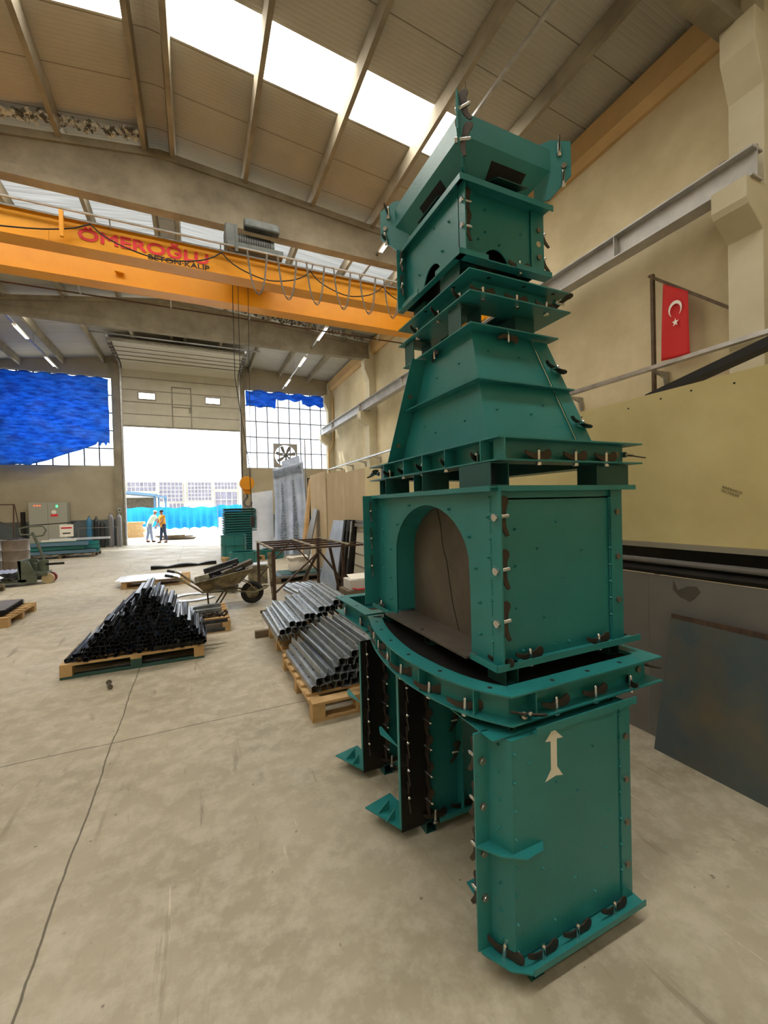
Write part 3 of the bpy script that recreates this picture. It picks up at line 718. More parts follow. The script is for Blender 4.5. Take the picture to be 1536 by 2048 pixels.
# ---------------------------------------------------------------- arch mould
t = thing('arch_mould', 'teal box mould with a pointed arch niche of bare steel', 'concrete mould', (1.33, 1.75, 1.0), 'moulds of the teal tower')
z0, z1 = 1.005, 1.662; XF, YF = .985, 1.225; XB, YBk = 1.67, 2.28
arch = []
cy, hw, zs, za = 1.70, .335, 1.33, 1.60
left = [(cy+hw, 1.03), (cy+hw, 1.15), (cy+hw, 1.25), (cy+hw*.99, zs)]
for k in range(1, 9):
    u = k/8; left.append((cy+hw*math.cos(u*PI/2)**1.08, zs+(za-zs)*math.sin(u*PI/2)**.92))
right = [(2*cy-y, z) for y, z in left[:-1]][::-1]
arch = left+right      # runs from back foot over the apex to the front foot
# panel with the arch cut out: quad strip between arch outline and rectangle
Y0, Y1 = 1.175, 2.30
def onrect(p):
    y, z = p; dy, dz = y-cy, z-1.2
    if z <= 1.2: return (Y1 if dy > 0 else Y0, z)
    k = min(((Y1-cy) if dy > 0 else (cy-Y0))/max(abs(dy), 1e-6), (z1-1.2)/max(dz, 1e-6)); return (cy+dy*k, 1.2+dz*k)
pm = MB(); outer = [onrect(p) for p in arch]
def corner_fix(o0, o1):
    # add the rectangle corner when the strip passes it
    if abs(o0[0]-o1[0]) > 1e-4 and abs(o0[1]-o1[1]) > 1e-4:
        return [(o0[0] if abs(o0[0]-Y0) < 1e-4 or abs(o0[0]-Y1) < 1e-4 else o1[0], z1)]
    return []
for i in range(len(arch)-1):
    pm.prism([arch[i], outer[i]]+corner_fix(outer[i], outer[i+1])+[outer[i+1], arch[i+1]], 'yz', XF, XF+.006)
pm.prism([(cy+hw, 1.005), (Y1, 1.005), (Y1, 1.03), (cy+hw, 1.03)], 'yz', XF, XF+.006); pm.prism([(cy-hw, 1.005), (Y0, 1.005), (Y0, 1.03), (cy-hw, 1.03)], 'yz', XF, XF+.006)
for y, z in ((1.3, 1.1), (1.3, 1.22), (1.32, 1.35), (1.36, 1.47), (1.5, 1.58), (1.86, 1.6), (2.0, 1.5), (2.09, 1.36), (2.1, 1.2), (2.1, 1.08), (1.24, 1.55), (1.24, 1.4)):
    pm.nub((XF, y, z), NX, .0055, .012)
seam(pm, XF-.001, 1.232, 1.02, 1.63, NX, 8); seam(pm, XF-.001, 2.2, 1.02, 1.63, NX, 8)
pm.build('arch_panel', 'teal', t)
st = MB()
for i in range(len(arch)-1):
    (ya, z_a), (yb, z_b) = arch[i], arch[i+1]
    st.loft([[(x, ya, z_a), (x, yb, z_b), (x, yb+(0.004 if yb > cy else -.004), z_b+.004), (x, ya+(.004 if ya > cy else -.004), z_a+.004)] for x in (XF+.002, XF+.115)])
st.build('niche_reveal', 'teal', t)
MB().prism([(cy-hw-.02, 1.0)]+[(y+(.01 if y > cy else -.01), z+.01) for y, z in arch[::-1]]+[(cy+hw+.02, 1.0)], 'yz', XF+.11, XF+.116).build('niche_back', 'steel_brown', t, 'bare steel back of the niche')
MB().tube([(XF+.109, 1.78, 1.58), (XF+.109, 1.75, 1.50), (XF+.109, 1.735, 1.40), (XF+.109, 1.70, 1.32), (XF+.109, 1.68, 1.22), (XF+.109, 1.655, 1.12), (XF+.109, 1.61, 1.01)], .0018, 5).build('weld_seam', 'steel_dark', t)
MB().box(XF-.055, XF+.12, 1.33, 2.08, 1.002, 1.010).build('sill_plate', 'steel_brown', t, 'bare steel sill plate')
fp = MB().box(XF+.006, XB, YF, YF+.006, z0, z1)
for x, z in ((1.09, 1.5), (1.3, 1.52), (1.2, 1.42), (1.33, 1.3), (1.09, 1.2), (1.23, 1.15), (1.09, 1.36), (1.44, 1.4)): fp.nub((x, YF, z), NY, .0045, .009)
for x in (1.12, 1.2, 1.28, 1.36): fp.nub((x, YF, 1.035), NY, .005, .009)
fp.build('front_panel', 'teal', t)
f = MB().box(XB-.065, XB+.004, YF-.014, YF, z0, z1-.01); seam(f, XB-.067, YF-.006, 1.05, 1.62, NY, 8); f.build('side_flange', 'teal', t)
MB().box(XB-.006, XB, YF+.006, YBk, z0, z1).box(XF+.12, XB, YBk-.006, YBk, z0, z1).box(XF+.006, XB, YF, YBk, z1-.05, z1-.044).build('back_panel', 'teal', t)
MB().box(XF-.09, XF, YBk+.0, YBk+.006, z0+.02, z1).build('rear_flange', 'teal', t)
b = MB()
b.box(XF-.03, XF+.1, 1.175, 1.33, z0-.006, z0).box(XF-.03, XF+.1, 2.08, 2.31, z0-.006, z0)
b.box(XF+.0, XB+.05, 1.172, YF+.02, z0-.006, z0).box(XF-.034, XF-.03, 1.172, 1.33, z0-.006, z0+.018).box(XF-.034, XF-.03, 2.08, 2.31, z0-.006, z0+.018).box(XF-.03, XB+.05, 1.168, 1.172, z0-.006, z0+.018)
b.box(XF+.1, XB+.05, YF, YBk, z0-.006, z0)
b.build('base_flange', 'teal', t)
b = MB().box(XF-.03, XF, 1.19, 2.31, z1-.006, z1+.0).box(XF-.034, XF-.03, 1.19, 2.31, z1-.018, z1+.002)
b.box(XF, XB+.06, 1.19, YF, z1-.004, z1).box(XF, XB+.06, 1.186, 1.19, z1-.018, z1+.002)
b.build('head_flange', 'teal', t)
for z in (1.55, 1.355, 1.165): clamp(t, (XF+.008, 1.198, z), TX, UP, .08, 1.12)
for z in (1.56, 1.40, 1.24, ): clamp(t, (XF-.045, YBk, z), (-.3, -1, 0), UP, .35)
for z in (1.55, 1.36, 1.175): bolt(t, (XB-.03, YF-.014, z), NY)
for x in (1.13, 1.50): clamp(t, (x, 1.198, z0), UP, TX, 0)
clamp(t, (XF+.012, 1.205, z0), UP, (.3, -.8, 0), 0, .8); clamp(t, (XF-.012, 2.22, z0), UP, (.2, 1, 0), 0)
hole(t, (XF-.025, 1.72, 1.0101)); bolt(t, (XB+.0, 1.25, 1.6), TX)
for x, y, lb in ((1.03, 1.185, 'short square tube spacer under the front corner of the arch mould'), (1.62, 1.22, 'short square tube spacer under the right front of the arch mould'), (.99, 1.72, 'short square tube spacer under the steel sill of the arch mould'), (.98, 2.18, 'short square tube spacer under the back of the arch mould')):
    spacer((x, y, .9675), (x+.12, y, .9675), .061, lb) if x < 1 else spacer((x, y, .9675), (x, y+.1, .9675), .061, lb)

# ---------------------------------------------------------------- hood: channel base and tapered body
zb0, zb1 = 1.757, 1.846
for x, y, w, lb in ((1.04, 1.24, .09, 'open square tube spacer above the front corner of the arch mould'), (1.56, 1.24, .088, 'square tube spacer above the right front of the arch mould'), (1.02, 1.78, .088, 'square tube spacer above the apex of the niche'), (1.02, 2.2, .088, 'square tube spacer above the back left of the arch mould')):
    if x < 1.03: spacer((x-.03, y, 1.71), (x+.12, y, 1.71), .088, lb)
    elif x < 1.1: spacer((x, y, 1.71), (x, y+.2, 1.71), .088, lb)
    else: solo(MB().box(x, x+.2, y, y+.1, 1.666, 1.754), 'spacer_block', 'teal_dark', lb, 'spacer')
t = thing('hood_mould', 'tapered teal hood mould on a wide channel base', 'concrete mould', (1.36, 1.8, 1.75), 'moulds of the teal tower')
P = [(1.0, 1.2), (1.8, 1.2), (1.8, 2.42), (1.0, 2.42)]
MB().band(P, .12, zb0, zb0+.006).build('base_lower_flange', 'teal', t)
MB().band(P, .3, zb1-.006, zb1).build('base_upper_flange', 'teal', t)
MB().band(offset(P, .055), .006, zb0+.006, zb1-.006).build('base_web', 'teal', t)
for y in (1.3, 1.55, 1.75, 1.95, 2.2): MB().box(1.0, 1.055, y, y+.006, zb0+.006, zb1-.006).build('gusset', 'teal', t)
MB().box(1.03, 1.036, 1.2, 1.26, zb0+.006, zb1-.006).build('gusset', 'teal', t)
for y in (1.36, 1.58, 1.80, 2.0, 2.18): clamp(t, (1.028, y, zb0+.006), UP, (.85, .5, 0), 0)
for x in (1.22, 1.42, 1.60): clamp(t, (x, 1.226, zb0+.006), UP, TX, 0)
bolt(t, (1.70, 1.254, 1.80), NY); clamp(t, (1.75, 1.24, 1.80), TX, (0, 1, .3), 0); clamp(t, (1.02, 2.36, 1.80), NX, (.2, -1, .3), 0)
A0 = (1.09, 1.36, 1.60, 2.16, zb1); A1 = (1.14, 1.53, 1.49, 1.93, 2.375)
def frus(z):
    u = (z-A0[4])/(A1[4]-A0[4]); return [A0[i]+(A1[i]-A0[i])*u for i in range(4)]
mb = MB(); R = []
for z in (zb1, 2.375):
    a, b, c, d = frus(z); R.append([(a, b, z), (c, b, z), (c, d, z), (a, d, z)])
mb.loft(R)
for u, z in ((.2, 2.28), (.65, 2.27), (.15, 2.0), (.55, 1.99), (.75, 2.04)):
    a, b, c, d = frus(z); mb.nub((a+(c-a)*u, b, z), NY, .005, .009); mb.nub((a, b+(d-b)*(u*.9+.05), z-.03), NX, .005, .01)
mb.build('hood_body', 'teal', t, bevel=.003)
# raked side flanges
def strip(z_a, z_b, which):
    R = []
    for z in (z_a, z_b):
        a, b, c, d = frus(z)
        if which == 'r': R.append([(c-.005, b-.012, z), (c+.085, b-.012, z), (c+.085, b-.006, z), (c-.005, b-.006, z)])
        else: R.append([(a-.085, d-.006, z), (a+.01, d-.006, z), (a+.01, d, z), (a-.085, d, z)])
    return MB().loft(R)
strip(zb1, 2.37, 'r').build('side_flange', 'teal', t); strip(zb1, 2.37, 'l').build('side_flange', 'teal', t)
for z in (2.23, 1.96):
    a, b, c, d = frus(z); clamp(t, (c+.035, b-.013, z), NY, (1, 0, -.35), 0); 
for z in (2.19, 1.94):
    a, b, c, d = frus(z); bolt(t, (a-.045, d-.006, z), NY)
a, b, c, d = frus(2.12)
MB().band([(a-.04, b-.04), (c+.09, b-.04), (c+.09, d+.03), (a-.05, d+.03)], .05, 2.12, 2.126).build('stiffener', 'teal', t)
MB().band([(1.09, 1.465), (1.60, 1.465), (1.60, 2.1), (1.09, 2.1)], .1, 2.375, 2.381).build('head_flange', 'teal', t)
clamp(t, (1.32, 1.495, 2.374), (0, 0, -1), TX, 0, .9); clamp(t, (1.115, 1.80, 2.374), (0, 0, -1), (.3, 1, 0), 0, .9)

# ---------------------------------------------------------------- neck
for x, y, lb in ((1.15, 1.54, 'open square tube spacer on the head of the hood mould, front corner'), (1.15, 1.98, 'square tube spacer on the head of the hood mould, back left')):
    spacer((x, y, 2.4395), (x, y+.1, 2.4395), .112, lb)
solo(MB().box(1.42, 1.54, 1.56, 1.7, 2.383, 2.498), 'spacer_block', 'teal_dark', 'closed block spacer on the head of the hood mould, right', 'spacer')
t = thing('neck_mould', 'shallow teal neck mould with two wide flanges', 'concrete mould', (1.36, 1.77, 2.5), 'moulds of the teal tower')
P = [(1.075, 1.445), (1.66, 1.445), (1.66, 2.12), (1.075, 2.12)]
MB().band(P, .17, 2.5, 2.506).build('lower_flange', 'teal', t); MB().band(P, .17, 2.591, 2.597).build('upper_flange', 'teal', t)
MB().band(offset(P, .075), .006, 2.506, 2.591).build('web', 'teal', t)
for x in (1.17, 1.36, 1.54): clamp(t, (x, 1.48, 2.506), UP, TX, PI*0, 1.)
for y in (1.56, 1.74, 1.95): clamp(t, (1.105, y, 2.506), UP, (.9, .4, 0), 0)
clamp(t, (1.60, 1.47, 2.55), TX, (0, -1, .3), 0)
for x in (1.2, 1.4, 1.58): hole(t, (x, 1.475, 2.5904), (0, 0, -1))
for y in (1.6, 1.85): hole(t, (1.10, y, 2.5904), (0, 0, -1))

# ---------------------------------------------------------------- box mould with half-round openings
spacer((1.15, 1.56, 2.6435), (1.15, 1.72, 2.6435), .09, 'open square tube spacer on the neck mould, front corner')
solo(MB().box(1.40, 1.52, 1.58, 1.7, 2.598, 2.688), 'spacer_block', 'teal_dark', 'closed block spacer on the neck mould, right', 'spacer')
solo(MB().box(1.14, 1.26, 1.93, 2.05, 2.598, 2.688), 'spacer_block', 'teal_dark', 'closed block spacer on the neck mould, back left', 'spacer')
t = thing('box_mould', 'upper teal box mould with dark half-round openings at its foot', 'concrete mould', (1.33, 1.78, 2.69), 'moulds of the teal tower')
z0, z1 = 2.69, 3.015; XF, YF = 1.10, 1.545; XB, YBk = 1.53, 2.07
def notched(u0, u1, uc, r, plane, a, b):
    mb = MB(); n = 12
    arcp = [(uc-r*math.cos(PI*k/n), z0+r*1.15*math.sin(PI*k/n)) for k in range(n+1)]
    mb.prism([(u0, z0), arcp[0], (uc-r, z1), (u0, z1)], plane, a, b); mb.prism([arcp[-1], (u1, z0), (u1, z1), (uc+r, z1)], plane, a, b)
    for k in range(n): mb.prism([arcp[k], arcp[k+1], (arcp[k+1][0], z1), (arcp[k][0], z1)], plane, a, b)
    return mb, arcp
m1, a1 = notched(XF, XB, 1.30, .075, 'xz', YF, YF+.006)
for x, z in ((1.24, 2.94), (1.24, 2.84), (1.20, 2.80), (1.32, 2.80), (1.45, 2.88)): m1.nub((x, YF, z), NY, .005, .01)
m1.build('front_panel', 'teal', t)
m2, a2 = notched(1.5, YBk, 1.78, .085, 'yz', XF, XF+.006)
for y, z in ((1.62, 2.9), (1.68, 2.8), (1.9, 2.8), (1.75, 2.95), (2.0, 2.9)): m2.nub((XF, y, z), NX, .005, .01)
m2.build('left_panel', 'teal', t)
MB().box(XB-.006, XB, YF, YBk, z0, z1).box(XF, XB, YBk-.006, YBk, z0, z1).box(XF+.006, XB, YF+.006, YBk, z1-.01, z1).build('back_panel', 'teal_dark', t)
MB().box(XF+.08, XF+.086, YF+.08, YBk-.01, z0, z1-.01).box(XF+.08, XB-.01, YF+.08, YF+.086, z0, z1-.01).build('shade_backing', 'black', t)  # black sheets stand in for the shade inside the hollow
MB().box(XB-.02, XB+.06, YF-.01, YF-.004, z0, z1).build('side_flange', 'teal', t)
MB().box(XF-.05, XF, YBk-.006, YBk, z0-.0, z1).build('side_flange', 'teal', t)
b = MB().box(XF-.03, XB+.07, 1.50, YF, z0-.006, z0).box(XF-.03, XF, 1.50, 2.1, z0-.006, z0).box(XF-.034, XF-.03, 1.5, 1.70, z0-.006, z0+.018).box(XF-.034, XF-.03, 1.87, 2.1, z0-.006, z0+.018).box(XF-.03, 1.22, 1.496, 1.5, z0-.006, z0+.018).box(1.38, XB+.07, 1.496, 1.5, z0-.006, z0+.018)
b.build('base_flange', 'teal', t)
b = MB().box(XF-.03, XB+.07, 1.485, YF, z1-.004, z1+.002).box(XF-.03, XF, 1.485, 2.1, z1-.004, z1+.002).box(XF-.034, XF-.03, 1.485, 2.1, z1-.024, z1+.002).box(XF-.03, XB+.07, 1.481, 1.485, z1-.024, z1+.002)
b.build('head_flange', 'teal', t)
for z in (2.93, 2.82): clamp(t, (XF+.006, 1.515, z), TX, UP, .08, .9)
bolt(t, (XB+.025, YF-.01, 2.92), NY); bolt(t, (XB+.025, YF-.01, 2.79), NY); MB().cyl((XB+.025, YF-.0115, 2.855), (XB+.025, YF-.0105, 2.855), .014, 14).build('open_hole', 'plaster', t, 'open bolt hole')
for z in (2.92, 2.8): clamp(t, (XB+.064, YF+.02, z), TX, UP, .5)
for z in (2.93, 2.80): clamp(t, (XF-.03, YBk-.007, z), (-.2, -1, 0), UP, .3)
clamp(t, (1.42, 1.52, z0), UP, TX, 0)

# ---------------------------------------------------------------- cap mould with corner fins
t = thing('cap_mould', 'topmost teal cap mould flaring outwards with pointed corner fins', 'concrete mould', (1.31, 1.79, 3.02), 'moulds of the teal tower')
Q0 = [(1.2, 1.6), (1.45, 1.6), (1.45, 1.98), (1.2, 1.98)]; Q1 = [(1.065, 1.47), (1.58, 1.47), (1.58, 2.11), (1.065, 2.11)]
mb = MB().loft([[(x, y, 3.025) for x, y in Q0], [(x, y, 3.165) for x, y in Q1], [(x, y, 3.265) for x, y in Q1]])
mb.build('cap_body', 'teal', t)
def fin(cx, cy, dx, dy):
    d = Vector((dx, dy, 0)).normalized(); n_ = Vector((-d.y, d.x, 0))*.004
    prof = [(-.08, 3.035), (-.01, 3.035), (.085, 3.12), (.085, 3.275), (.0, 3.31), (-.08, 3.30)]
    R = [[Vector((cx, cy, 0))+d*u+n_*s+Vector((0, 0, z)) for u, z in prof] for s in (-1, 1)]
    o = MB().loft(R).build('corner_fin', 'teal', t)
    for u, z, tl in ((.035, 3.24, .2), (.05, 3.10, -.2)):
        p = Vector((cx, cy, z))+d*u
        if dx*dy > 0: clamp(t, p+n_, n_, (0, 0, 1), tl)
        else: clamp(t, p-n_*(1 if dy < 0 else -1), -n_*(1 if dy < 0 else -1), (0, 0, 1), tl+1.2)
    p = Vector((cx, cy, 3.17))+d*.055; s_ = 1 if dy > 0 else -1
    bolt(t, p+n_*s_, n_*s_); return o
fin(1.065, 1.47, -1, -1); fin(1.58, 1.47, 1, -1); fin(1.065, 2.11, -1, 1); fin(1.58, 2.11, 1, 1)
MB().obox(Matrix.Translation((1.35, 1.51, 3.065)) @ Matrix.Rotation(-1.15, 4, 'X'), .17, .004, .075).build('lifting_flap', 'teal_dark', t)
MB().obox(Matrix.Translation((1.11, 1.78, 3.065)) @ Matrix.Rotation(1.15, 4, 'Y'), .004, .2, .075).build('lifting_flap', 'teal_dark', t)
def slope_f(x, v): return Vector((x, 1.6-.13*v, 3.025+.14*v))
def slope_l(y, v): return Vector((1.2-.135*v, y, 3.025+.14*v))
nf = Vector((0, -.14, -.13)).normalized()*.0015; nl = Vector((-.14, 0, -.135)).normalized()*.0015
MB().loft([[slope_f(1.25, .22)+q, slope_f(1.43, .22)+q, slope_f(1.45, .78)+q, slope_f(1.25, .78)+q] for q in (nf*0, nf)]).build('opening', 'black', t, 'dark rectangular opening')
MB().loft([[slope_l(1.68, .22)+q, slope_l(1.88, .22)+q, slope_l(1.88, .78)+q, slope_l(1.68, .78)+q] for q in (nl*0, nl)]).build('opening', 'black', t, 'dark rectangular opening')
# ================================================================ overhead crane
t = thing('overhead_crane', 'orange double-girder overhead crane with red and black lettering on the near girder', 'crane', (-.5, 9.9, 6.3))
def girder(y0, y1, z0, z1):
    mb = MB().box(-8.0, 6.9, y0, y1, z0, z1).box(-8.0, 6.9, y0-.03, y1+.03, z0-.012, z0).box(-8.0, 6.9, y0-.03, y1+.03, z1, z1+.012)
    for k in range(9): mb.box(-7.5+k*1.75, -7.49+k*1.75, y0-.004, y0, z0, z1)
    return mb.build('girder', 'crane_orange', t)
girder(9.15, 9.45, 6.45, 6.90); girder(10.35, 10.65, 6.45, 6.90)
for yy in (9.3, 10.5): MB().box(-7.9, 6.85, yy-.025, yy+.025, 6.912, 6.955).build('trolley_rail', 'sheet_steel', t)
for x in (-7.95, 6.95):
    MB().box(x-.12, x+.12, 8.6, 11.2, 6.31, 6.5).build('end_carriage', 'crane_orange', t)
    for y in (8.85, 10.95): MB().cyl((x-.05, y, 6.42), (x+.05, y, 6.42), .115, 20).build('wheel', 'machine', t)
# festoon track, cables
MB().box(-8, 6.8, 9.0, 9.03, 6.98, 7.01).box(-8, 6.8, 9.06, 9.075, 6.87, 6.9).build('festoon_track', 'galv', t)
for k in range(8): MB().bar((-7+k*1.9, 9.02, 6.99), (-7+k*1.9, 9.14, 6.88), .02).build('track_bracket', 'galv', t)
def catenary(x0, x1, z, sag, y, n=16): return [(x0+(x1-x0)*i/n, y+.01*math.sin(i), z-sag*(1-((2*i/n-1)**2))**.8) for i in range(n+1)]
for x0, x1 in ((-5.3, -1.6), (-1.6, .62), (.62, 2.45), (2.45, 4.2), (4.2, 6.4)):
    MB().tube(catenary(x0, x1, 6.84, .38, 9.05), .012, 6).build('sagging_cable', 'cable', t)
for k in range(8):
    x0 = 1.0+k*.62
    mb = MB().tube([(x0+.1+.42*(i/14)+.0, 8.97+.02*math.sin(i), 6.97-.88*(1-abs(2*i/14-1)**2.6)) for i in range(15)], .012, 6)
    mb.tube([(x0+.12+.38*(i/14)+.0, 8.99, 6.97-.84*(1-abs(2*i/14-1)**2.6)) for i in range(15)], .009, 6)
    mb.build('cable_loop', 'cable_grey', t)
MB().box(.88, .93, 8.93, 9.0, 6.86, 7.4).build('stop_post', 'machine', t)
MB().box(-2.05, -1.99, 8.99, 9.05, 6.5, 6.96).build('hanger_post', 'hook_yellow', t)
M = Matrix.Translation((-1.80, 9.143, 6.585)) @ FACE_Y
text('lettering', 'ÖMEROĞLU', .40, 'text_red', t, M, .001, 1.0, fit=(2.16, .27), bold=0, thicken=.011)
M = Matrix.Translation((-.70, 9.143, 6.462)) @ FACE_Y
text('lettering', 'BETON·KALIP', .175, 'text_black', t, M, .001, 1.0, fit=(1.08, .10), thicken=.003)
# conductor bar behind the far girder
MB().box(-8, 6.8, 10.9, 10.925, 6.36, 6.385).build('conductor_bar', 'rust', t)
for k in range(9): MB().bar((-7.4+k*1.75, 10.66, 6.5), (-7.4+k*1.75, 10.92, 6.37), .03).build('bar_bracket', 'galv', t)
MB().prism([(-1.42, 6.68), (-1.3, 6.78), (-1.25, 6.66)], 'xz', 10.25, 10.33).build('lug', 'crane_orange', t)
# hoist trolley
h = thing('hoist_trolley', 'grey hoist trolley standing on top of the crane girders', 'hoist', (1.3, 9.9, 7.08))
MB().box(.75, 1.9, 9.2, 10.6, 7.12, 7.22).build('frame', 'machine', h)
for x in (.85, 1.8):
    for y in (9.3, 10.5): MB().cyl((x, y-.03, 7.14), (x, y+.03, 7.14), .065, 16).build('wheel', 'sheet_steel', h)
MB().cyl((.95, 9.6, 7.42), (1.75, 9.6, 7.42), .19, 20).build('rope_drum', 'machine', h, smooth=True)
mb = MB()
for k in range(14): mb.cyl((1.0+k*.05, 9.6, 7.42), (1.02+k*.05, 9.6, 7.42), .2, 20)
mb.build('rope_winding', 'cable', h)
MB().box(.72, .95, 9.35, 9.85, 7.22, 7.68).build('gearbox', 'machine', h, bevel=.03)
MB().cyl((1.3, 10.15, 7.45), (1.95, 10.15, 7.45), .16, 18).build('motor', 'truck_green', h, smooth=True)
MB().box(1.1, 1.85, 9.25, 9.45, 7.62, 7.82).build('cover', 'machine', h, bevel=.04)
# hook and its ropes
k_ = thing('crane_hook', 'orange hook block with a dark hook hanging on long ropes from the crane', 'hook', (1.06, 9.9, 1.9))
MB().cyl((1.06, 9.78, 2.2), (1.06, 10.02, 2.2), .155, 24).prism([(.95, 2.12), (1.17, 2.12), (1.13, 1.96), (.99, 1.96)], 'xz', 9.83, 9.97).build('hook_block', 'hook_yellow', k_, bevel=.008)
hk = [(1.06, 9.9, 1.96), (1.06, 9.9, 1.88), (1.0, 9.9, 1.82), (.985, 9.9, 1.75), (1.02, 9.9, 1.68), (1.08, 9.9, 1.665), (1.135, 9.9, 1.71), (1.15, 9.9, 1.775)]
MB().tube(hk, .028, 8).build('hook', 'sheet_steel', k_, smooth=True)
for x in (.97, 1.15): MB().cyl((x, 9.9, 2.2), (x+(.06 if x > 1 else .02), 9.75, 7.3), .007, 6).build('wire_rope', 'cable', k_)
p = thing('pendant_control', 'thin black pendant cable with a small control box hanging beside the hook ropes', 'control', (.8, 9.7, 1.2))
MB().tube([(.86, 9.6, 7.1), (.85, 9.62, 4.5), (1.1, 9.7, 2.6), (1.14, 9.7, 1.45)], .009, 6).build('cable', 'cable', p)
MB().box(1.1, 1.18, 9.66, 9.74, 1.2, 1.45).build('control_box', 'cable', p, bevel=.01)

# ================================================================ partition along the right
t = thing('plywood_board', 'long pale yellow board topping the partition right of the mould tower', 'board', (2.76, 3, 1.3))
MB().box(2.74, 2.758, .2, 6.85, 1.318, 2.29).build('board', 'plyboard', t)
for y in (.9, 1.3, 1.52, 1.7, 1.92, 2.3, 2.9): MB().cyl((2.7385, y, 2.24+.01*math.sin(y*9)), (2.7395, y, 2.24+.01*math.sin(y*9)), .006, 8).build('nail_head', 'black', t)
cu = Matrix.Translation((2.7385, 1.367, 1.655)) @ Matrix(((0, 0, -1, 0), (-1, 0, 0, 0), (0, 1, 0, 0), (0, 0, 0, 1))) @ Matrix.Rotation(-.42, 4, 'Z')
text('stamp', 'BARBAROS\nTECNIKER', .021, 'wood_old', t, cu, .0003)
t = thing('partition_ledge', 'dark steel ledge under the yellow board', 'ledge', (2.8, 3, 1.15))
MB().box(2.715, 2.78, .2, 6.85, 1.285, 1.316).build('top_strip', 'ledge', t)
MB().box(2.79, 2.9, .2, 6.85, 1.1, 1.285).build('recess', 'steel_dark', t)
MB().cyl((2.775, .2, 1.19), (2.775, 6.85, 1.19), .02, 10).build('pipe', 'sheet_steel', t)
MB().cyl((2.775, .2, 1.13), (2.775, 6.85, 1.13), .026, 10).build('pipe', 'steel_dark', t)
for k in range(4):
    y0 = .2+k*1.62; o = solo(MB().prism([(2.775, .0), (2.765, 1.1), (2.771, 1.1), (2.781, .0)], 'xz', y0, y0+1.618), 'steel_sheet', 'sheet_steel',
        ['grey steel sheet of the partition base behind the leaning blue-grey sheet', 'grey steel sheet of the partition base with a dark oil stain right of the tower', 'grey steel sheet of the partition base behind the tower', 'grey steel sheet of the partition base beyond the tower'][k], 'steel sheet')
    if k == 0:
        q = MB().prism([(1.62-.0, .98), (1.56, .96), (1.53, .99), (1.50, 1.03), (1.52, 1.06), (1.57, 1.055), (1.63, 1.02), (1.655, 1.08), (1.66, 1.02)], 'yz', 2.7635, 2.7642)
        me = q
        so = MB(); so.v = [v-Vector(o.location) for v in me.v]; so.f = me.f; s_ = so.build('oil_stain', 'oil', None); s_.parent = o; s_.matrix_parent_inverse = Matrix()
MB_ = MB().loft([[(2.63, 1.71, 0), (2.63, -.3, 0), (2.637, -.3, 0), (2.637, 1.71, 0)], [(2.725, 1.645, .87), (2.725, -.3, .87), (2.732, -.3, .87), (2.732, 1.645, .87)]])
solo(MB_, 'steel_sheet', 'sheet_blue', 'stained blue-grey steel sheet with a rusty top edge leaning at the lower right', 'steel sheet')
BS = [o for o in S.objects if o.name.startswith('steel_sheet')][-1]
q = MB().loft([[(2.7222-.0012*k, 1.6455, .845), (2.7222-.0012*k, -.3, .83), (2.7245-.0012*k, -.3, .873), (2.7245-.0012*k, 1.646, .873)] for k in (0, 1)]); q.v = [v-Vector(BS.location) for v in q.v]
q = q.build('rusty_edge', 'rust', None, 'rusty brown top edge'); q.parent = BS
for k, (y0, y1, z, x) in enumerate(((6.86, 8.1, 2.3, 2.77), (8.12, 9.4, 2.38, 2.79), (9.42, 10.85, 2.46, 2.77))):
    solo(MB().box(x, x+.02, y0, y1, 0, z), 'plywood_sheet', 'ply_tan', ['tan plywood sheet next to the yellow board', 'tan plywood sheet in the middle of the plywood row', 'tan plywood sheet at the far end of the row'][k], 'plywood sheet')
solo(MB().loft([[(2.5, 11.2, 0), (2.62, 11.2, 0), (2.62, 10.9, 0), (2.5, 10.9, 0)], [(2.86, 11.35, 2.4), (2.9, 11.35, 2.4), (2.9, 11.2, 2.4), (2.86, 11.2, 2.4)]]), 'timber_board', 'wood', 'narrow pale timber board leaning at the far end of the plywood row', 'board')
solo(MB().loft([[(3.05, 11.9, 0), (4.0, 11.9, 0), (4.0, 11.92, 0), (3.05, 11.92, 0)], [(3.05, 12.3, 2.5), (4.0, 12.3, 2.5), (4.0, 12.32, 2.5), (3.05, 12.32, 2.5)]]), 'steel_sheet', 'steel_dark', 'dark sheet standing behind the far end of the plywood row', 'steel sheet')
solo(MB().bar((3.02, 1.95, 2.33), (3.02, .3, 2.68), .1, .05), 'rolled_cover', 'black_tarp', 'black rolled sheet lying behind the top of the yellow board', 'cover')
# flag on its wooden frame by the wall
t = thing('wooden_frame', 'triangular dark wooden frame by the right wall carrying the flag', 'frame', (7.3, 4.6, 3.6))
MB().box(7.25, 7.31, 4.6, 4.65, .0, 5.47).build('post', 'flagwood', t)
MB().bar((7.28, 4.68, 5.47), (7.28, 2.9, 3.86), .05, .045).build('raking_bar', 'flagwood', t)
t = thing('flag', 'red flag with white crescent and star hanging from the wooden frame', 'flag', (7.24, 4.2, 4.0))
vs = []; fs = []; nx, nz = 10, 22
for i in range(nx+1):
    for k in range(nz+1):
        u = i/nx; w = k/nz; y = 4.42-.38*u+(.03*w if i == 0 else 0)+.02*w*(1-2*u); zt = 5.20-.30*u; zb = 3.95-.02-.04*u
        vs.append((7.235-.012*math.sin(u*6+w*3), y, zt+(zb-zt)*w))
for i in range(nx):
    for k in range(nz): a = i*(nz+1)+k; fs.append((a, a+1, a+nz+2, a+nz+1))
o = MB().add(vs, fs).build('cloth', 'red', t, smooth=True); md = o.modifiers.new('t', 'SOLIDIFY'); md.thickness = .003
cyy, czz, ro = 4.225, 4.70, .105
pts = []
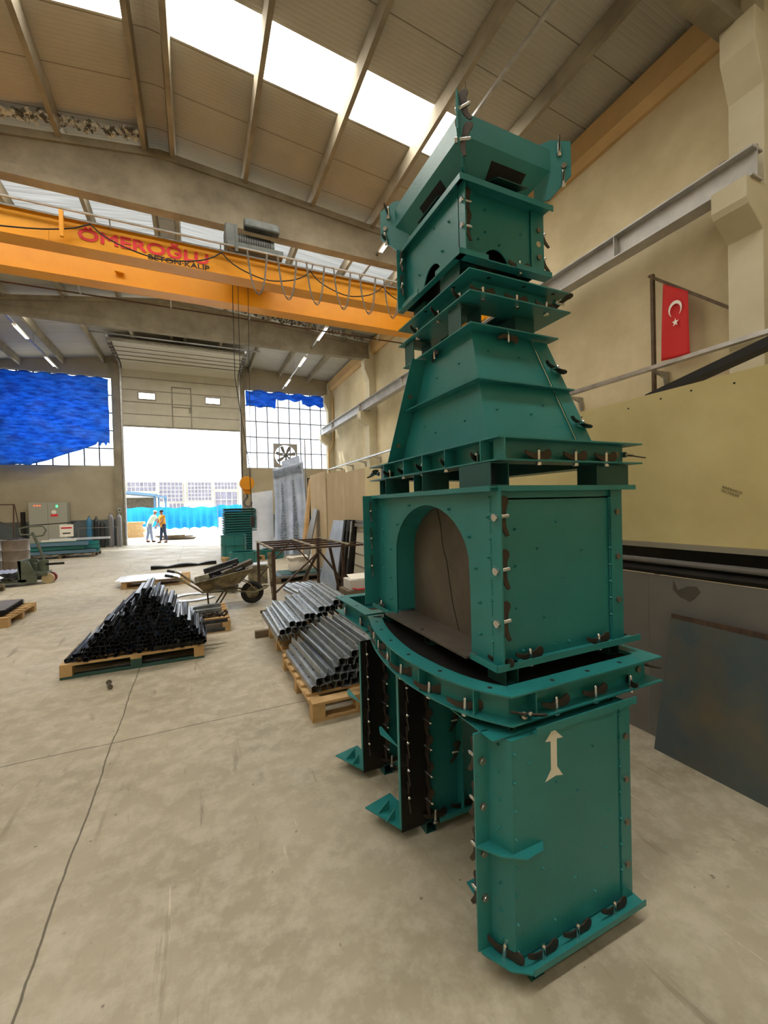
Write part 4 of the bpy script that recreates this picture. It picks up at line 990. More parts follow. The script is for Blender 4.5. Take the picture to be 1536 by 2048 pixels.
for k in range(21):
    a = math.radians(-48)+(math.radians(276))*k/20; pts.append((cyy+ro*math.cos(a), czz+.2+ro*1.25*math.sin(a)-.2))
inn = []
for k in range(21):
    a = math.radians(228)-(math.radians(276))*k/20; inn.append((cyy+ro*.78*math.cos(a), czz-.028+ro*1.02*math.sin(a)))
mb = MB()
P2 = pts+inn
for k in range(20):
    A, B, C_, D = pts[k], pts[k+1], inn[19-k], inn[20-k]
    mb.prism([A, B, C_, D], 'yz', 7.212, 7.214)
mb.build('crescent', 'white', t)
st = []
for k in range(10):
    a = PI/2+k*PI/5; r = .055 if k % 2 == 0 else .022; st.append((cyy-.0+r*math.cos(a), 4.48+r*1.25*math.sin(a)))
MB().prism(st, 'yz', 7.212, 7.214).build('star', 'white', t)

# ================================================================ pallets
def pallet(x0, y0, w, d, label, rot=0, old=False, z0=0, deck='x', green=False):
    # w along x, d along y; deck boards run along deck axis
    m = 'wood_old' if old else 'wood'
    t = thing('pallet', label, 'pallet', (x0+w/2, y0+d/2, z0)); 
    A, B = (w, d) if deck == 'y' else (d, w)     # A: across deck boards, B: along boards
    def bx(a0, a1, b0, b1, za, zb):
        return MB().box(x0+a0, x0+a1, y0+b0, y0+b1, z0+za, z0+zb) if deck == 'y' else MB().box(x0+b0, x0+b1, y0+a0, y0+a1, z0+za, z0+zb)
    n = 5 if A < 1.0 else 7
    for i in range(n):
        a = (A-.1)*i/(n-1); bx(a, a+.1, 0, B, .122, .144).build('deck_board', m, t, bevel=.002)
    for j in (0, .5, 1):
        b = (B-.1)*j; bx(0, A, b, b+.1, .1, .122).build('stringer_board', m, t)
        for i in (0, .5, 1):
            a = (A-.1)*i; mm = 'wood_green' if (green and j == .5) else m
            bx(a, a+.1, b, b+.1, .022, .1).build('block', mm, t, bevel=.002)
    for i in (0, .5, 1):
        a = (A-.1)*i; bx(a, a+.1, 0, B, 0, .022).build('bottom_board', 'wood_green' if green else m, t)
    if rot: t.rotation_euler = (0, 0, rot)
    return t
pallet(-1.25, 4.93, 1.28, .8, 'wooden pallet with green-stained lower boards under the black profile heap', deck='x', green=True)
pallet(.74, 3.02, .8, 1.2, 'pale wooden pallet nearest the mould tower under the grey profiles', deck='x')
pallet(.78, 4.25, .8, 1.1, 'pale wooden pallet behind, under the rear grey profiles', deck='x')
pallet(-.45, 5.86, .82, 1.15, 'wooden pallet behind the black profile heap carrying steel offcuts', deck='x')
pallet(-1.48, 10.15, 1.3, .9, 'wooden pallet under the pale flat sheets', deck='x')
pallet(-3.55, 7.62, 1.05, 1.15, 'wooden pallet at the left edge under serrated dark sheets', deck='x')
pallet(.68, 13.5, 1.25, .9, 'weathered pallet under the round green moulds', old=False)
pallet(1.5, 8.95, 1.3, .9, 'weathered dark pallet behind the steel table', old=True)
pallet(-5.6, 18.5, 2.1, 1.2, 'reddish dark pallet under the green channels at the far left', old=True, deck='y')
pallet(-4.6, 10.6, .8, .9, 'dark reddish pallet at the far left edge', old=True)

# ---------------------------------------------------------------- steel profiles
def profile_mb(L, s=.04, flip=False, t=.0022):
    # top-hat section extruded along y
    pts = [(-s*.5, -s*.5), (-s*.5, s*.35), (-s*.25, s*.5), (s*.25, s*.5), (s*.5, s*.35), (s*.5, -s*.5), (s*.3, -s*.5)]
    mb = MB()
    for i in range(len(pts)-1):
        a, b = Vector(pts[i]), Vector(pts[i+1]); d = (b-a).normalized(); n = Vector((-d.y, d.x))*t/2
        mb.prism([tuple(a+n), tuple(b+n), tuple(b-n), tuple(a-n)], 'xz', -L/2, L/2)
    return mb
def proto_profile(L, m, s=.04, slot=False):
    o = profile_mb(L, s).build('steel_profile', m)
    return o
BK = 'short black bent-steel profile in the pyramid heap on the left pallet'
P0 = proto_profile(.72, 'profile_black'); tag(P0, BK, 'steel profile', 'black profiles heaped on the left pallet')
first = True; cnt = 0
pitch = .0455
row = 0; z = .168
while z < .80:
    u = (z-.16)/.64
    xl = -1.20+.66*u; xr = .04-.50*max(0, (z-.27)/.53)
    x = xl+(.5*pitch if row % 2 else 0)
    while x < xr and cnt < 262:
        o = P0 if first else clone(P0); first = False
        edge = (x-xl < .05) or (xr-x < .05)
        o.location = (x+random.uniform(-.007, .007), 5.31+random.uniform(-.035, .035)+(random.uniform(-.03, .05) if edge else 0), z+random.uniform(-.005, .005))
        o.rotation_euler = (random.uniform(-.02, .02), random.choice([0, 1, 2, 3, .5])*PI/2+random.uniform(-.45, .45), random.uniform(-.035, .035)); cnt += 1
        x += pitch
    z += .041; row += 1
for i, (x, z, y, L, rz) in enumerate(((.12, .20, 5.25, .75, -.05), (.16, .26, 5.4, .6, .08))):
    o = clone(P0); o['label'] = ['black bent-steel profile jutting out at the right foot of the heap, lower one', 'black bent-steel profile jutting out at the right foot of the heap, upper one'][i]
    o.location = (x-.05, y, z); o.rotation_euler = (0, .3, PI/2+rz); o.scale = (1, .55, 1); del o['group']
solo(MB().box(-.45, .03, 4.955, 4.985, .146, .19), 'flat_bar', 'steel_dark', 'dark flat bar laid along the front edge of the left pallet', 'steel bar')
GR = {'a': 'long grey galvanised profile in the front bundle nearest the mould tower', 'b': 'long grey galvanised profile in the middle bundle right of the plank', 'c': 'long grey galvanised profile at the far end of the right heap'}
PG = {}
for k, L in (('a', .95), ('b', 1.1), ('c', 1.15)):
    s_ = .06; o = proto_profile(L, 'galv_profile', s_)
    sl = MB()
    for q in range(3): sl.box(-.005, .005, -L*.3+q*L*.3-.02, -L*.3+q*L*.3+.02, s_*.5+.0012, s_*.5+.0018)
    s2 = sl.build('slot', 'black', None); s2.parent = o; s2['kind'] = 'stuff'
    tag(o, GR[k], 'steel profile', {'a': 'grey profiles, front bundle', 'b': 'grey profiles, middle bundle', 'c': 'grey profiles, far bundle'}[k]); PG[k] = [o, False]
def put_g(k, loc, rot):
    o, used = PG[k]
    if used: o = clone(o)
    PG[k][1] = True; o.location = loc; o.rotation_euler = rot
for r in range(6):
    n = 10
    for i in range(n):
        x = .80+i*.066+(.033 if r % 2 else 0); zz = .178+r*.056
        if zz > .24+.30*min(1, (x-.76)/.5): continue
        if x > 1.25 and zz < .3: continue
        put_g('a', (x, 3.66+random.uniform(-.02, .02), zz), (0, random.uniform(-.25, .25)+(PI if random.random() < .3 else 0), random.uniform(-.015, .015)+.03))
for r in range(9):
    for i in range(12):
        x = .74+i*.066+(.033 if r % 2 else 0); zz = .178+r*.056
        if zz > .36+.34*(x-.74) or zz < .36+.34*(x-.74)-.13: continue
        put_g('b', (x+.0, 4.78+random.uniform(-.03, .03)+.05*r*.3, zz), (0, random.uniform(-.22, .22), random.uniform(-.02, .02)-.02))
for r in range(3, 5):
    for i in range(7):
        x = 1.2+i*.066; zz = .178+r*.056+.0
        put_g('c', (x+.05, 6.0+random.uniform(-.05, .05), zz+.03), (-.05, random.uniform(-.3, .3), random.uniform(-.02, .02)+.03))
solo(MB().box(.62, 1.3, 5.34, 5.41, 0, .085), 'timber_block', 'wood_old', 'weathered timber bearer sticking out left of the grey profiles', 'plank')
solo(MB().box(.85, 1.5, 6.58, 6.62, .0, .04), 'flat_bar', 'rust', 'rusty steel bar lying on the floor by the table leg', 'steel bar')
mb = MB().tube([(1.25, 6.1, .06), (1.35, 5.95, .12), (1.2, 5.8, .08), (1.4, 5.7, .16), (1.5, 5.9, .1), (1.3, 6.05, .15)], .03, 8)
solo(mb, 'crumpled_sack', 'wood_old', 'crumpled brown sacking lying behind the grey profiles', 'sack', smooth=True)
# things on the small pallet behind the heap
for k in range(4):
    solo(MB().bar((-.42+.0*k, 6.1+k*.13, .17+.04*(k % 2)), (.28, 6.17+k*.14, .17+.04*(k % 2)), .09, .04), 'steel_offcut', 'galv_profile' if k % 2 else 'steel_brown', 'flat steel offcut on the pallet behind the black heap, %s from the front' % ['first', 'second', 'third', 'fourth'][k], 'steel offcut')
mb = MB()
for k in range(5): mb.tube([(-.05+.09*k+.03*math.cos(a*.7), 6.0+.05*math.sin(a*.7), .18+.05*abs(math.sin(k+a*.4))) for a in range(9)], .014, 6)
solo(mb, 'chain_heap', 'steel_dark', 'small heap of dark curled steel on the pallet behind the black heap', 'scrap', kind='stuff')
# ring plate on the floor
mb = MB(); n = 40
mb.loft([[(-.12+rr*math.cos(a), 8.45+rr*.95*math.sin(a), z) for rr, z in ((.42, .01), (.42, .02), (.27, .02), (.27, .01))] for a in [2*PI*k/n*.86+.5 for k in range(n+1)]])
solo(mb, 'ring_plate', 'white_sheet', 'pale open steel ring lying on the floor left of the wheelbarrow', 'ring')
# pale sheets
for k, (x0, y0, w, d, z) in enumerate(((-1.62, 10.3, .9, .75, .146), (-1.5, 10.12, 1.1, .95, .152), (-1.42, 10.05, 1.05, 1.0, .160))):
    solo(MB().box(x0, x0+w, y0, y0+d, z, z+.004), 'steel_sheet', 'white_sheet', 'pale flat sheet on the pallet in mid-floor, %s of its stack' % ['bottom', 'middle', 'top'][k], 'steel sheet')
mb = MB().loft([[(x, 13.1+.35*(x+1.2)*.5, .0), (x, 13.1+.35*(x+1.2)*.5+.22, 0), (x, 13.32+.35*(x+1.2)*.5, .05+.05*abs(math.sin(x*4))), (x, 13.1+.35*(x+1.2)*.5, .05+.05*abs(math.sin(x*4)))] for x in [-1.2+i*.1 for i in range(18)]])
solo(mb, 'dark_profile', 'steel_dark', 'long dark strip of sheet metal on the floor behind the pale sheets', 'steel strip')
for k in range(3): solo(MB().bar((.15+.06*k, 9.2-.12*k, .05+.05*k), (.65, 8.6-.1*k, .05+.05*k), .11, .05), 'steel_offcut', 'steel_brown', 'brown steel channel lying behind the wheelbarrow, %s' % ['lowest', 'middle', 'uppermost'][k], 'steel offcut')
# serrated sheets at the left
for k in range(7):
    n = 18; x0, x1 = -3.55, -2.62+.02*(k % 2); yy0 = 7.7+.02*k
    pts = [(x1+.03*(i % 2)-.06*(i/n), yy0+(8.72-yy0)*i/n) for i in range(n+1)]
    solo(MB().prism([(x0, yy0)]+pts+[(x0, 8.72)], 'xy', .146+k*.012, .152+k*.012), 'serrated_sheet', 'sheet_steel' if k == 6 else 'steel_dark', 'dark sheet with a serrated edge on the left pallet, %s' % ['bottom', 'second from the bottom', 'third from the bottom', 'in the middle', 'third from the top', 'second from the top', 'top one, paler'][k], 'steel sheet', 'serrated sheets on the left pallet')
for k in range(3):
    solo(MB().loft([[(-4.7, y, .16+k*.06), (-4.7, y, .2+k*.06), (-3.92+.04*k, y, .2+k*.06), (-3.86+.04*k, y, .16+k*.06)] for y in (10.65, 11.4)]), 'flat_profile', 'white_sheet' if k % 2 == 0 else 'cyl_grey', 'pale aluminium profile on the dark pallet at the far left, %s' % ['lowest', 'middle', 'uppermost'][k], 'steel profile')
# loose bolt on the floor
t = thing('loose_bolt', 'loose steel bolt lying on the floor in front of the black heap', 'bolt', (-.78, 4.5, 0))
MB().cyl((-.79, 4.58, .022), (-.76, 4.45, .022), .013, 10).build('shank', 'bolt_steel', t)
MB().cyl((-.795, 4.60, .022), (-.79, 4.58, .022), .024, 6).build('head', 'bolt_steel', t); MB().cyl((-.765, 4.475, .022), (-.76, 4.455, .022), .022, 6).build('nut', 'bolt_steel', t)
# ---------------------------------------------------------------- wheelbarrow
t = thing('wheelbarrow', 'worn steel wheelbarrow loaded with black steel pieces', 'wheelbarrow', (.4, 7.4, 0))
def trayring(z, x0, x1, hw): return [(x0, 7.4-hw, z), (x1, 7.4-hw*.85, z+(x1-x0)*.18), (x1, 7.4+hw*.85, z+(x1-x0)*.18), (x0, 7.4+hw, z)]
R = [trayring(.47, -.06, .84, .30), trayring(.29, .08, .62, .19), trayring(.295, .085, .615, .185), trayring(.475, -.05, .83, .29)]
o = MB().loft(R, cap=False)
o.f.append([4, 5, 6, 7]); o.f.append([8, 9, 10, 11])
o.build('tray', 'barrow', t)
MB().tube(R[0]+[R[0][0]], .012, 8).build('rim', 'barrow', t)
for s in (-1, 1):
    MB().tube([(-.42, 7.4+s*.27, .62), (-.3, 7.4+s*.26, .58), (.05, 7.4+s*.2, .30), (.55, 7.4+s*.15, .27), (.83, 7.4+s*.1, .2), (1.05, 7.4+s*.09, .26)], .016, 8).build('handle_tube', 'barrow', t, smooth=True)
    MB().tube([(-.47, 7.4+s*.27, .63), (-.36, 7.4+s*.265, .6)], .021, 8).build('grip', 'rubber', t, smooth=True)
    MB().tube([(.12, 7.4+s*.2, .29), (.14, 7.4+s*.22, .0), (.24, 7.4+s*.22, .0), (.42, 7.4+s*.17, .28)], .013, 8).build('leg', 'rust', t)
    MB().tube([(.6, 7.4+s*.16, .45), (.78, 7.4+s*.12, .36), (.9, 7.4+s*.1, .2)], .01, 6).build('wheel_brace', 'barrow', t)
MB().tube([(1.05, 7.31, .26), (1.1, 7.4, .27), (1.05, 7.49, .26)], .014, 8).build('nose_bar', 'barrow', t)
wh = MB()
n = 28; wh.loft([[(.83+(.145+.045*math.cos(b))*math.cos(a), 7.4+.045*math.sin(b), .19+(.145+.045*math.cos(b))*math.sin(a)) for b in [2*PI*j/10 for j in range(10)]] for a in [2*PI*k/n for k in range(n+1)]], cap=False)
w = wh.build('wheel', 'rubber', t, smooth=True)
MB().cyl((.83, 7.375, .19), (.83, 7.425, .19), .105, 20).build('rim_disc', 'barrow', w); MB().cyl((.83, 7.3, .19), (.83, 7.5, .19), .018, 10).build('axle', 'rust', w)
for k in range(11):
    a = random.uniform(-.5, .5); xx = random.uniform(.05, .55); zz = .40+.028*k*.8
    M = Matrix.Translation((xx+.05, 7.4+random.uniform(-.1, .1), zz+.04)) @ Matrix.Rotation(a, 4, 'Z') @ Matrix.Rotation(-.35+random.uniform(-.12, .12), 4, 'Y') @ Matrix.Rotation(random.uniform(-.5, .5), 4, 'X')
    p = profile_mb(random.uniform(.4, .6), .085, t=.005); mb = MB(); MR = M @ Matrix.Rotation(PI/2, 4, 'Z'); mb.add([MR @ v for v in p.v], p.f)
    solo(mb, 'steel_piece', 'profile_black' if k % 3 else 'steel_brown', 'black steel channel piece piled in the wheelbarrow' if k % 3 else 'brownish steel channel piece piled in the wheelbarrow', 'steel piece', 'black pieces in the wheelbarrow' if k % 3 else 'brownish pieces in the wheelbarrow')
# ---------------------------------------------------------------- welding table frame
t = thing('table_frame', 'open steel table frame with slatted top behind the grey profiles', 'table', (1.7, 7.2, 0))
X0, X1, Y0, Y1, Z = 1.0, 2.3, 6.28, 7.98, 1.0
for k in range(5): y = Y0+(Y1-Y0)*k/4; MB().box(X0, X1+(.15 if k in (0, 1) else 0), y-.014, y+.014, Z-.028, Z).build('slat', 'rust', t)
for x in (X0, (X0+X1)/2, X1-.1): MB().box(x-.02, x+.02, Y0-.02, Y1+.02, Z+.0, Z+.02).build('cross_bar', 'painted_worn', t)
for x, y in ((X0+.02, Y0), (X0+.02, Y1), (X1-.15, Y0+.15), (X1-.15, Y1)): MB().sqtube((x, y, 0), (x, y, Z-.03), .045, .004).build('leg', 'rust', t)
MB().loft([[(X0+.0, Y0+.03, Z-.04), (X0-.07, Y0+.03, Z-.04), (X0-.07, Y0+.035, Z-.04), (X0, Y0+.035, Z-.04)], [(X0+.0, Y0+.03, .25), (X0-.015, Y0+.03, .25), (X0-.015, Y0+.035, .25), (X0, Y0+.035, .25)]]).build('leg_plate', 'painted_worn', t)
for a, b in (((X0+.03, Y0, .35), (1.75, Y0, Z-.05)), ((1.7, Y0, Z-.05), (X1-.1, Y0+.1, .3)), ((X0+.03, Y1, .35), (1.6, Y1, Z-.05)), ((1.65, Y1, Z-.05), (X1-.15, Y1, .35)), ((1.75, Y0+.1, Z-.05), (1.6, Y1-.4, .0)), ((X1-.35, Y0+.2, Z-.05), (X1-.05, Y0+.6, .0))):
    MB().bar(a, b, .045, .02).build('brace', 'rust', t)
# items behind the table
for k in range(3): solo(MB().box(1.55+.05*k, 2.7-.06*k, 9.0+.04*k, 9.75, .146+.01*k, .153+.01*k), 'glass_sheet', ['canopy', 'sheet_steel', 'teal_dark'][k], 'bluish flat sheet on the dark pallet behind the table, %s' % ['bottom', 'middle', 'top'][k], 'sheet')
mb = MB(); n = 18
for r_, z in ((.12, .17), (.2, .22), (.235, .33), (.2, .45), (.24, .5)): pass
R = [[(2.05+r_*(1+.12*math.sin(5*a+z*9))*math.cos(a), 9.3+r_*(1+.12*math.cos(4*a))*math.sin(a), z+.02*math.sin(3*a)) for a in [2*PI*k/n for k in range(n)]] for r_, z in ((.13, .18), (.21, .24), (.23, .34), (.19, .44), (.23, .52), (.19, .5))]
solo(MB().loft(R), 'plastic_bag', 'bag', 'white plastic bag standing on the dark pallet behind the table', 'bag', smooth=True)
t = thing('pail', 'small grey metal tub behind the wheelbarrow', 'tub', (1.15, 9.35, 0))
MB().box(.98, 1.36, 9.2, 9.5, 0, .42).build('tub', 'barrow', t, bevel=.01); MB().box(.96, 1.38, 9.18, 9.52, .4, .43).build('lid', 'white_sheet', t)
# ---------------------------------------------------------------- leaning panels in front of the partition
t = thing('sectional_panel', 'cream ribbed sectional panel leaning on the partition beside the tower', 'panel', (2.6, 5.6, 0))
mb = MB().loft([[(2.5, 4.6, .02), (2.5, 7.02, .02), (2.54, 7.02, .02), (2.54, 4.6, .02)], [(2.64, 4.6, 1.32), (2.64, 7.02, 1.32), (2.68, 7.02, 1.32), (2.68, 4.6, 1.32)]])
mb.build('panel', 'cream_panel', t)
for k in range(6):
    z = .16+k*.2; x = 2.5+.14*z/1.3; MB().box(x-.012, x+.01, 4.6, 7.02, z, z+.022).build('rib', 'galv', t)
MB().box(2.58, 2.66, 4.6, 7.02, 1.25, 1.31).box(2.6, 2.68, 4.6, 7.02, 1.32, 1.36).build('top_rail', 'sheet_steel', t)
for k in range(3):
    t = thing('edge_trimmed_panel', 'panel with black rubber edge in the leaning bundle, %s' % ['nearest', 'middle one', 'farthest'][k], 'panel', (2.5, 7.3+k*.18, 0))
    y0 = 7.06+.14*k
    MB().loft([[(2.38-.03*k, y0, .0), (2.5-.03*k, y0, .0), (2.5-.03*k, y0+.09, 0), (2.38-.03*k, y0+.09, 0)], [(2.56-.02*k, y0, 1.36), (2.68-.02*k, y0, 1.36), (2.68-.02*k, y0+.09, 1.36), (2.56-.02*k, y0+.09, 1.36)]]).build('edge', 'black_tarp', t)
    MB().loft([[(2.4, y0+.03, .02), (2.44, y0+.03, .02), (2.44, y0+.05, .02), (2.4, y0+.05, .02)], [(2.54, y0-.005, 1.34), (2.56, y0-.005, 1.34), (2.56, y0+.05, 1.34), (2.54, y0+.05, 1.34)]]).build('edge_strip', 'galv', t)
solo(MB().loft([[(2.36, 7.5, 0), (2.3, 8.55, 0), (2.32, 8.56, 0), (2.38, 7.51, 0)], [(2.56, 7.45, 1.34), (2.56, 8.2, 1.34), (2.58, 8.2, 1.34), (2.58, 7.45, 1.34)]]), 'smooth_panel', 'panel_ornate', 'smooth pale blue-grey panel leaning at the far end of the panel bundle', 'panel')
solo(MB().loft([[(2.43, 6.0, 0), (2.43, 6.5, 0), (2.45, 6.5, 0), (2.45, 6.0, 0)], [(2.53, 6.1, .75), (2.53, 6.32, .75), (2.55, 6.32, .75), (2.55, 6.1, .75)]]), 'timber_board', 'painted_worn', 'short scuffed board leaning on the cream ribbed panel', 'board')
solo(MB().loft([[(2.35, 9.95, 0), (2.3, 10.5, 0), (2.33, 10.5, 0), (2.38, 9.95, 0)], [(2.7, 9.98, 1.55), (2.7, 10.3, 1.6), (2.73, 10.3, 1.6), (2.73, 9.98, 1.55)]]), 'narrow_panel', 'sheet_steel', 'narrow grey panel leaning on the tan plywood behind the table', 'panel')
t = thing('carton', 'open white printed carton between the panels and the tower', 'box', (2.1, 5.7, .4))
MB().box(1.95, 2.4, 5.55, 5.85, .42, .56).build('carton_body', 'carton', t, bevel=.006)
MB().loft([[(1.97, 5.57, .565), (2.38, 5.57, .565), (2.3, 5.83, .60), (2.0, 5.83, .60)], [(1.97, 5.57, .57), (2.38, 5.57, .57), (2.3, 5.83, .605), (2.0, 5.83, .605)]]).build('flap', 'white', t)
MB().tube([(1.98, 5.53, .45), (2.05, 5.51, .43), (2.16, 5.52, .43)], .01, 6).build('strap', 'text_red', t)
solo(MB().box(1.9, 2.42, 5.5, 5.9, 0, .418), 'crate', 'wood_old', 'weathered crate under the white carton', 'crate')
# ---------------------------------------------------------------- stacked flat green moulds and round moulds
t0 = thing('stacked_mould', 'flat green mould in the tall stack in mid-hall', 'mould', (1.38, 15.9, 0), 'flat moulds in the tall stack')
MB().band([(.82, 15.4), (1.95, 15.4), (1.95, 16.4), (.82, 16.4)], .06, .0, .012).build('lower_flange', 'teal', t0)
MB().band([(.82, 15.4), (1.95, 15.4), (1.95, 16.4), (.82, 16.4)], .06, .068, .08).build('upper_flange', 'teal', t0)
MB().band([(.88, 15.46), (1.89, 15.46), (1.89, 16.34), (.88, 16.34)], .01, .012, .068).build('web', 'teal_dark', t0)
for k in range(1, 19):
    c = clone(t0); c.location = (1.38+random.uniform(-.012, .012), 15.9, .0875*k)
def round_mould(x, y, z, r, h, lb):
    t = thing('round_mould', lb, 'mould', (x, y, z)); n = 32
    def ring(r0, r1, z0, z1): return MB().loft([[(x+rr*math.cos(a), y+rr*math.sin(a), zz) for rr, zz in ((r0, z0), (r0, z1), (r1, z1), (r1, z0))] for a in [2*PI*k/n for k in range(n+1)]], cap=False)
    ring(r*.93, r*.95, z+.01, z+h-.01).build('shell', 'teal', t, smooth=True); ring(r*.8, r, z+h-.012, z+h).build('upper_flange', 'teal', t); ring(r*.8, r, z, z+.012).build('lower_flange', 'teal', t)
    for k in range(8):
        a = 2*PI*k/8; MB().bar((x+r*.95*math.cos(a), y+r*.95*math.sin(a), z+.012), (x+r*.95*math.cos(a), y+r*.95*math.sin(a), z+h-.012), .012, .05 if False else .012).build('rib', 'teal_dark', t)
round_mould(1.06, 14.15, .146, .40, .36, 'large round green mould at the bottom of the pair beside the stack')
round_mould(1.06, 14.15, .508, .40, .30, 'large round green mould on top of the pair beside the stack')
round_mould(1.25, 13.2, .0, .42, .34, 'round green mould standing on the floor nearest the wheelbarrow')
round_mould(2.2, 13.9, .0, .40, .3, 'round green mould partly hidden behind the table frame')
# ---------------------------------------------------------------- ornate pressed panels
t = thing('ornate_panel', 'tall pressed steel panel with two tapering ornamental bands', 'panel', (3.0, 15, 0))
def op(u, v):     # u across 0..1, v up 0..1 ; the foot sweeps out to the left
    x0 = 2.28+.22*(min(v, .55)/.55)**.6; x1 = 3.60
    return Vector((x0+(x1-x0)*u, 14.5+.55*v-.25*(1-v)**3, .0+(3.0+.32*u)*v*1.0+.001))
nu, nv = 36, 60; vs = []; fs = []
for i in range(nu+1):
    for k in range(nv+1):
        u, v = i/nu, k/nv; p = op(u, v); p.y -= .012*math.sin(u*PI*8); vs.append(p)
for i in range(nu):
    for k in range(nv): a = i*(nv+1)+k; fs.append((a, a+1, a+nv+2, a+nv+1))
o = MB().add(vs, fs).build('sheet', 'panel_ornate', t, smooth=True); md = o.modifiers.new('t', 'SOLIDIFY'); md.thickness = .02
for uc in (.26, .62):
    mb = MB(); n = 26
    for k in range(n):
        v0 = .04+.80*k/n; w = .11*(1-k/n)+.012
        for s in range(3):
            u = uc+w*(s-1)*.62+random.uniform(-.01, .01); p = op(u, v0); p.y -= .045
            M = Matrix.Translation(p) @ Matrix.Rotation(random.uniform(-.7, .7), 4, 'Y')
            mb.obox(M, w*1.1*.55, .03, .06)
    mb.build('ornament_band', 'ornate_dark', t)['kind'] = 'stuff'
mb = MB()
for r in range(4):
    for k in range(14):
        p = op(.05+.9*k/14, .90+.022*r); p.y -= .04; mb.obox(Matrix.Translation(p) @ Matrix.Rotation(random.uniform(-.5, .5), 4, 'Y'), .07, .02, .025)
mb.build('ornament_frieze', 'ornate_dark', t)
solo(MB().loft([[(1.75, 15.2, 0), (2.5, 15.2, 0), (2.5, 15.22, 0), (1.75, 15.22, 0)], [(1.85, 15.75, 2.2), (2.6, 15.75, 2.3), (2.6, 15.77, 2.3), (1.85, 15.77, 2.2)]]), 'smooth_panel', 'white_sheet', 'low pale sheet leaning left of the ornate panel', 'panel')
solo(MB().loft([[(3.0, 15.4, 0), (3.68, 15.4, 0), (3.68, 15.42, 0), (3.0, 15.42, 0)], [(3.0, 15.95, 3.4), (3.68, 15.95, 3.65), (3.68, 15.97, 3.65), (3.0, 15.97, 3.4)]]), 'smooth_panel', 'panel_ornate', 'taller smooth panel showing above the ornate panel', 'panel')
solo(MB().loft([[(3.72, 15.5, 0), (3.8, 15.5, 0), (3.8, 15.52, 0), (3.72, 15.52, 0)], [(4.05, 16.6, 4.4), (4.09, 16.6, 4.4), (4.09, 16.62, 4.4), (4.05, 16.62, 4.4)]]), 'steel_pole', 'sheet_steel', 'thin tall steel strip leaning right of the ornate panel', 'pole')
# ---------------------------------------------------------------- left far corner
def drum(x, y, lb):
    t = thing('steel_drum', lb, 'drum', (x, y, 0)); r = .31; p = [(r-.01, 0), (r, .01)]
    for z in (.3, .6): p += [(r, z-.02), (r+.01, z), (r, z+.02)]
    p += [(r, .89), (r+.008, .9), (r-.01, .91), (r-.02, .87), (.0, .87)]
    MB().lathe(p, (x, y, 0), 32).build('shell', 'drum', t, smooth=True)
    mb = MB(); n = 14
    R = [[(x+rr*(1+.15*math.sin(3*a))*math.cos(a), y+rr*math.sin(a), z+.02*math.sin(5*a)) for a in [2*PI*k/n for k in range(n)]] for rr, z in ((.24, .875), (.2, .92), (.05, .95))]
    MB().loft(R).build('rag_filling', 'black_tarp', t)
drum(-4.78, 15.3, 'brown-grey steel drum with dark rags in it behind the pallet truck'); drum(-5.5, 15.55, 'second steel drum cut by the left edge')
t = thing('pallet_truck', 'grey-green hand pallet truck with raised handle at the far left', 'pallet truck', (-3.5, 12.2, 0))
for y in (11.95, 12.4): MB().box(-4.9, -3.55, y-.08, y+.08, .09, .15).build('fork', 'truck_green', t); MB().cyl((-4.75, y-.05, .045), (-4.75, y+.05, .045), .045, 14).build('fork_wheel', 'wheel_tan', t)
MB().prism([(-3.66, .05), (-3.36, .05), (-3.36, .2), (-3.5, .55), (-3.7, .58), (-3.66, .2)], 'xz', 11.87, 11.9).prism([(-3.66, .05), (-3.36, .05), (-3.36, .2), (-3.5, .55), (-3.7, .58), (-3.66, .2)], 'xz', 12.45, 12.48).box(-3.7, -3.64, 11.87, 12.48, .1, .58).build('body', 'truck_green', t)
MB().box(-3.64, -3.2, 12.0, 12.35, .2, .28).build('axle_housing', 'truck_green', t)
MB().cyl((-3.3, 12.18, .2), (-3.3, 12.18, .55), .09, 16).cyl((-3.45, 12.18, .2), (-3.45, 12.18, .48), .05, 12).build('pump', 'truck_green', t)
MB().box(-3.25, -2.9, 12.1, 12.14, .42, .47).build('pedal', 'steel_dark', t)
for y, m_ in ((12.06, 'wheel_tan'), (12.28, 'wheel_red')): MB().cyl((-3.2, y-.035, .12), (-3.2, y+.035, .12), .12, 22).build('steer_wheel', m_, t, smooth=True)
MB().tube([(-3.28, 12.18, .45), (-3.38, 12.18, .85), (-3.5, 12.18, 1.2)], .03, 8).build('tiller', 'truck_green', t, smooth=True)
MB().tube([(-3.5, 12.18, 1.14), (-3.72, 12.18, 1.16), (-3.74, 12.18, 1.3), (-3.55, 12.18, 1.34), (-3.3, 12.18, 1.34), (-3.24, 12.18, 1.24), (-3.3, 12.18, 1.12), (-3.48, 12.18, 1.1)], .018, 8).build('handle_loop', 'truck_green', t, smooth=True)
for k in range(5):
    n = 26; x0, x1 = -5.0, -3.78
    R = [[(x0+(x1-x0)*i/n, y, .17+k*.035+.018*(i % 2)+.0) for i in range(n+1)]+[(x0+(x1-x0)*i/n, y, .175+k*.035+.018*(i % 2)) for i in range(n, -1, -1)] for y in (11.8, 12.6)]
    solo(MB().loft(R), 'corrugated_sheet', 'galv', 'corrugated metal sheet on the pallet truck, %s' % ['bottom', 'second from the bottom', 'middle', 'second from the top', 'top'][k], 'metal sheet', 'corrugated sheets on the pallet truck')
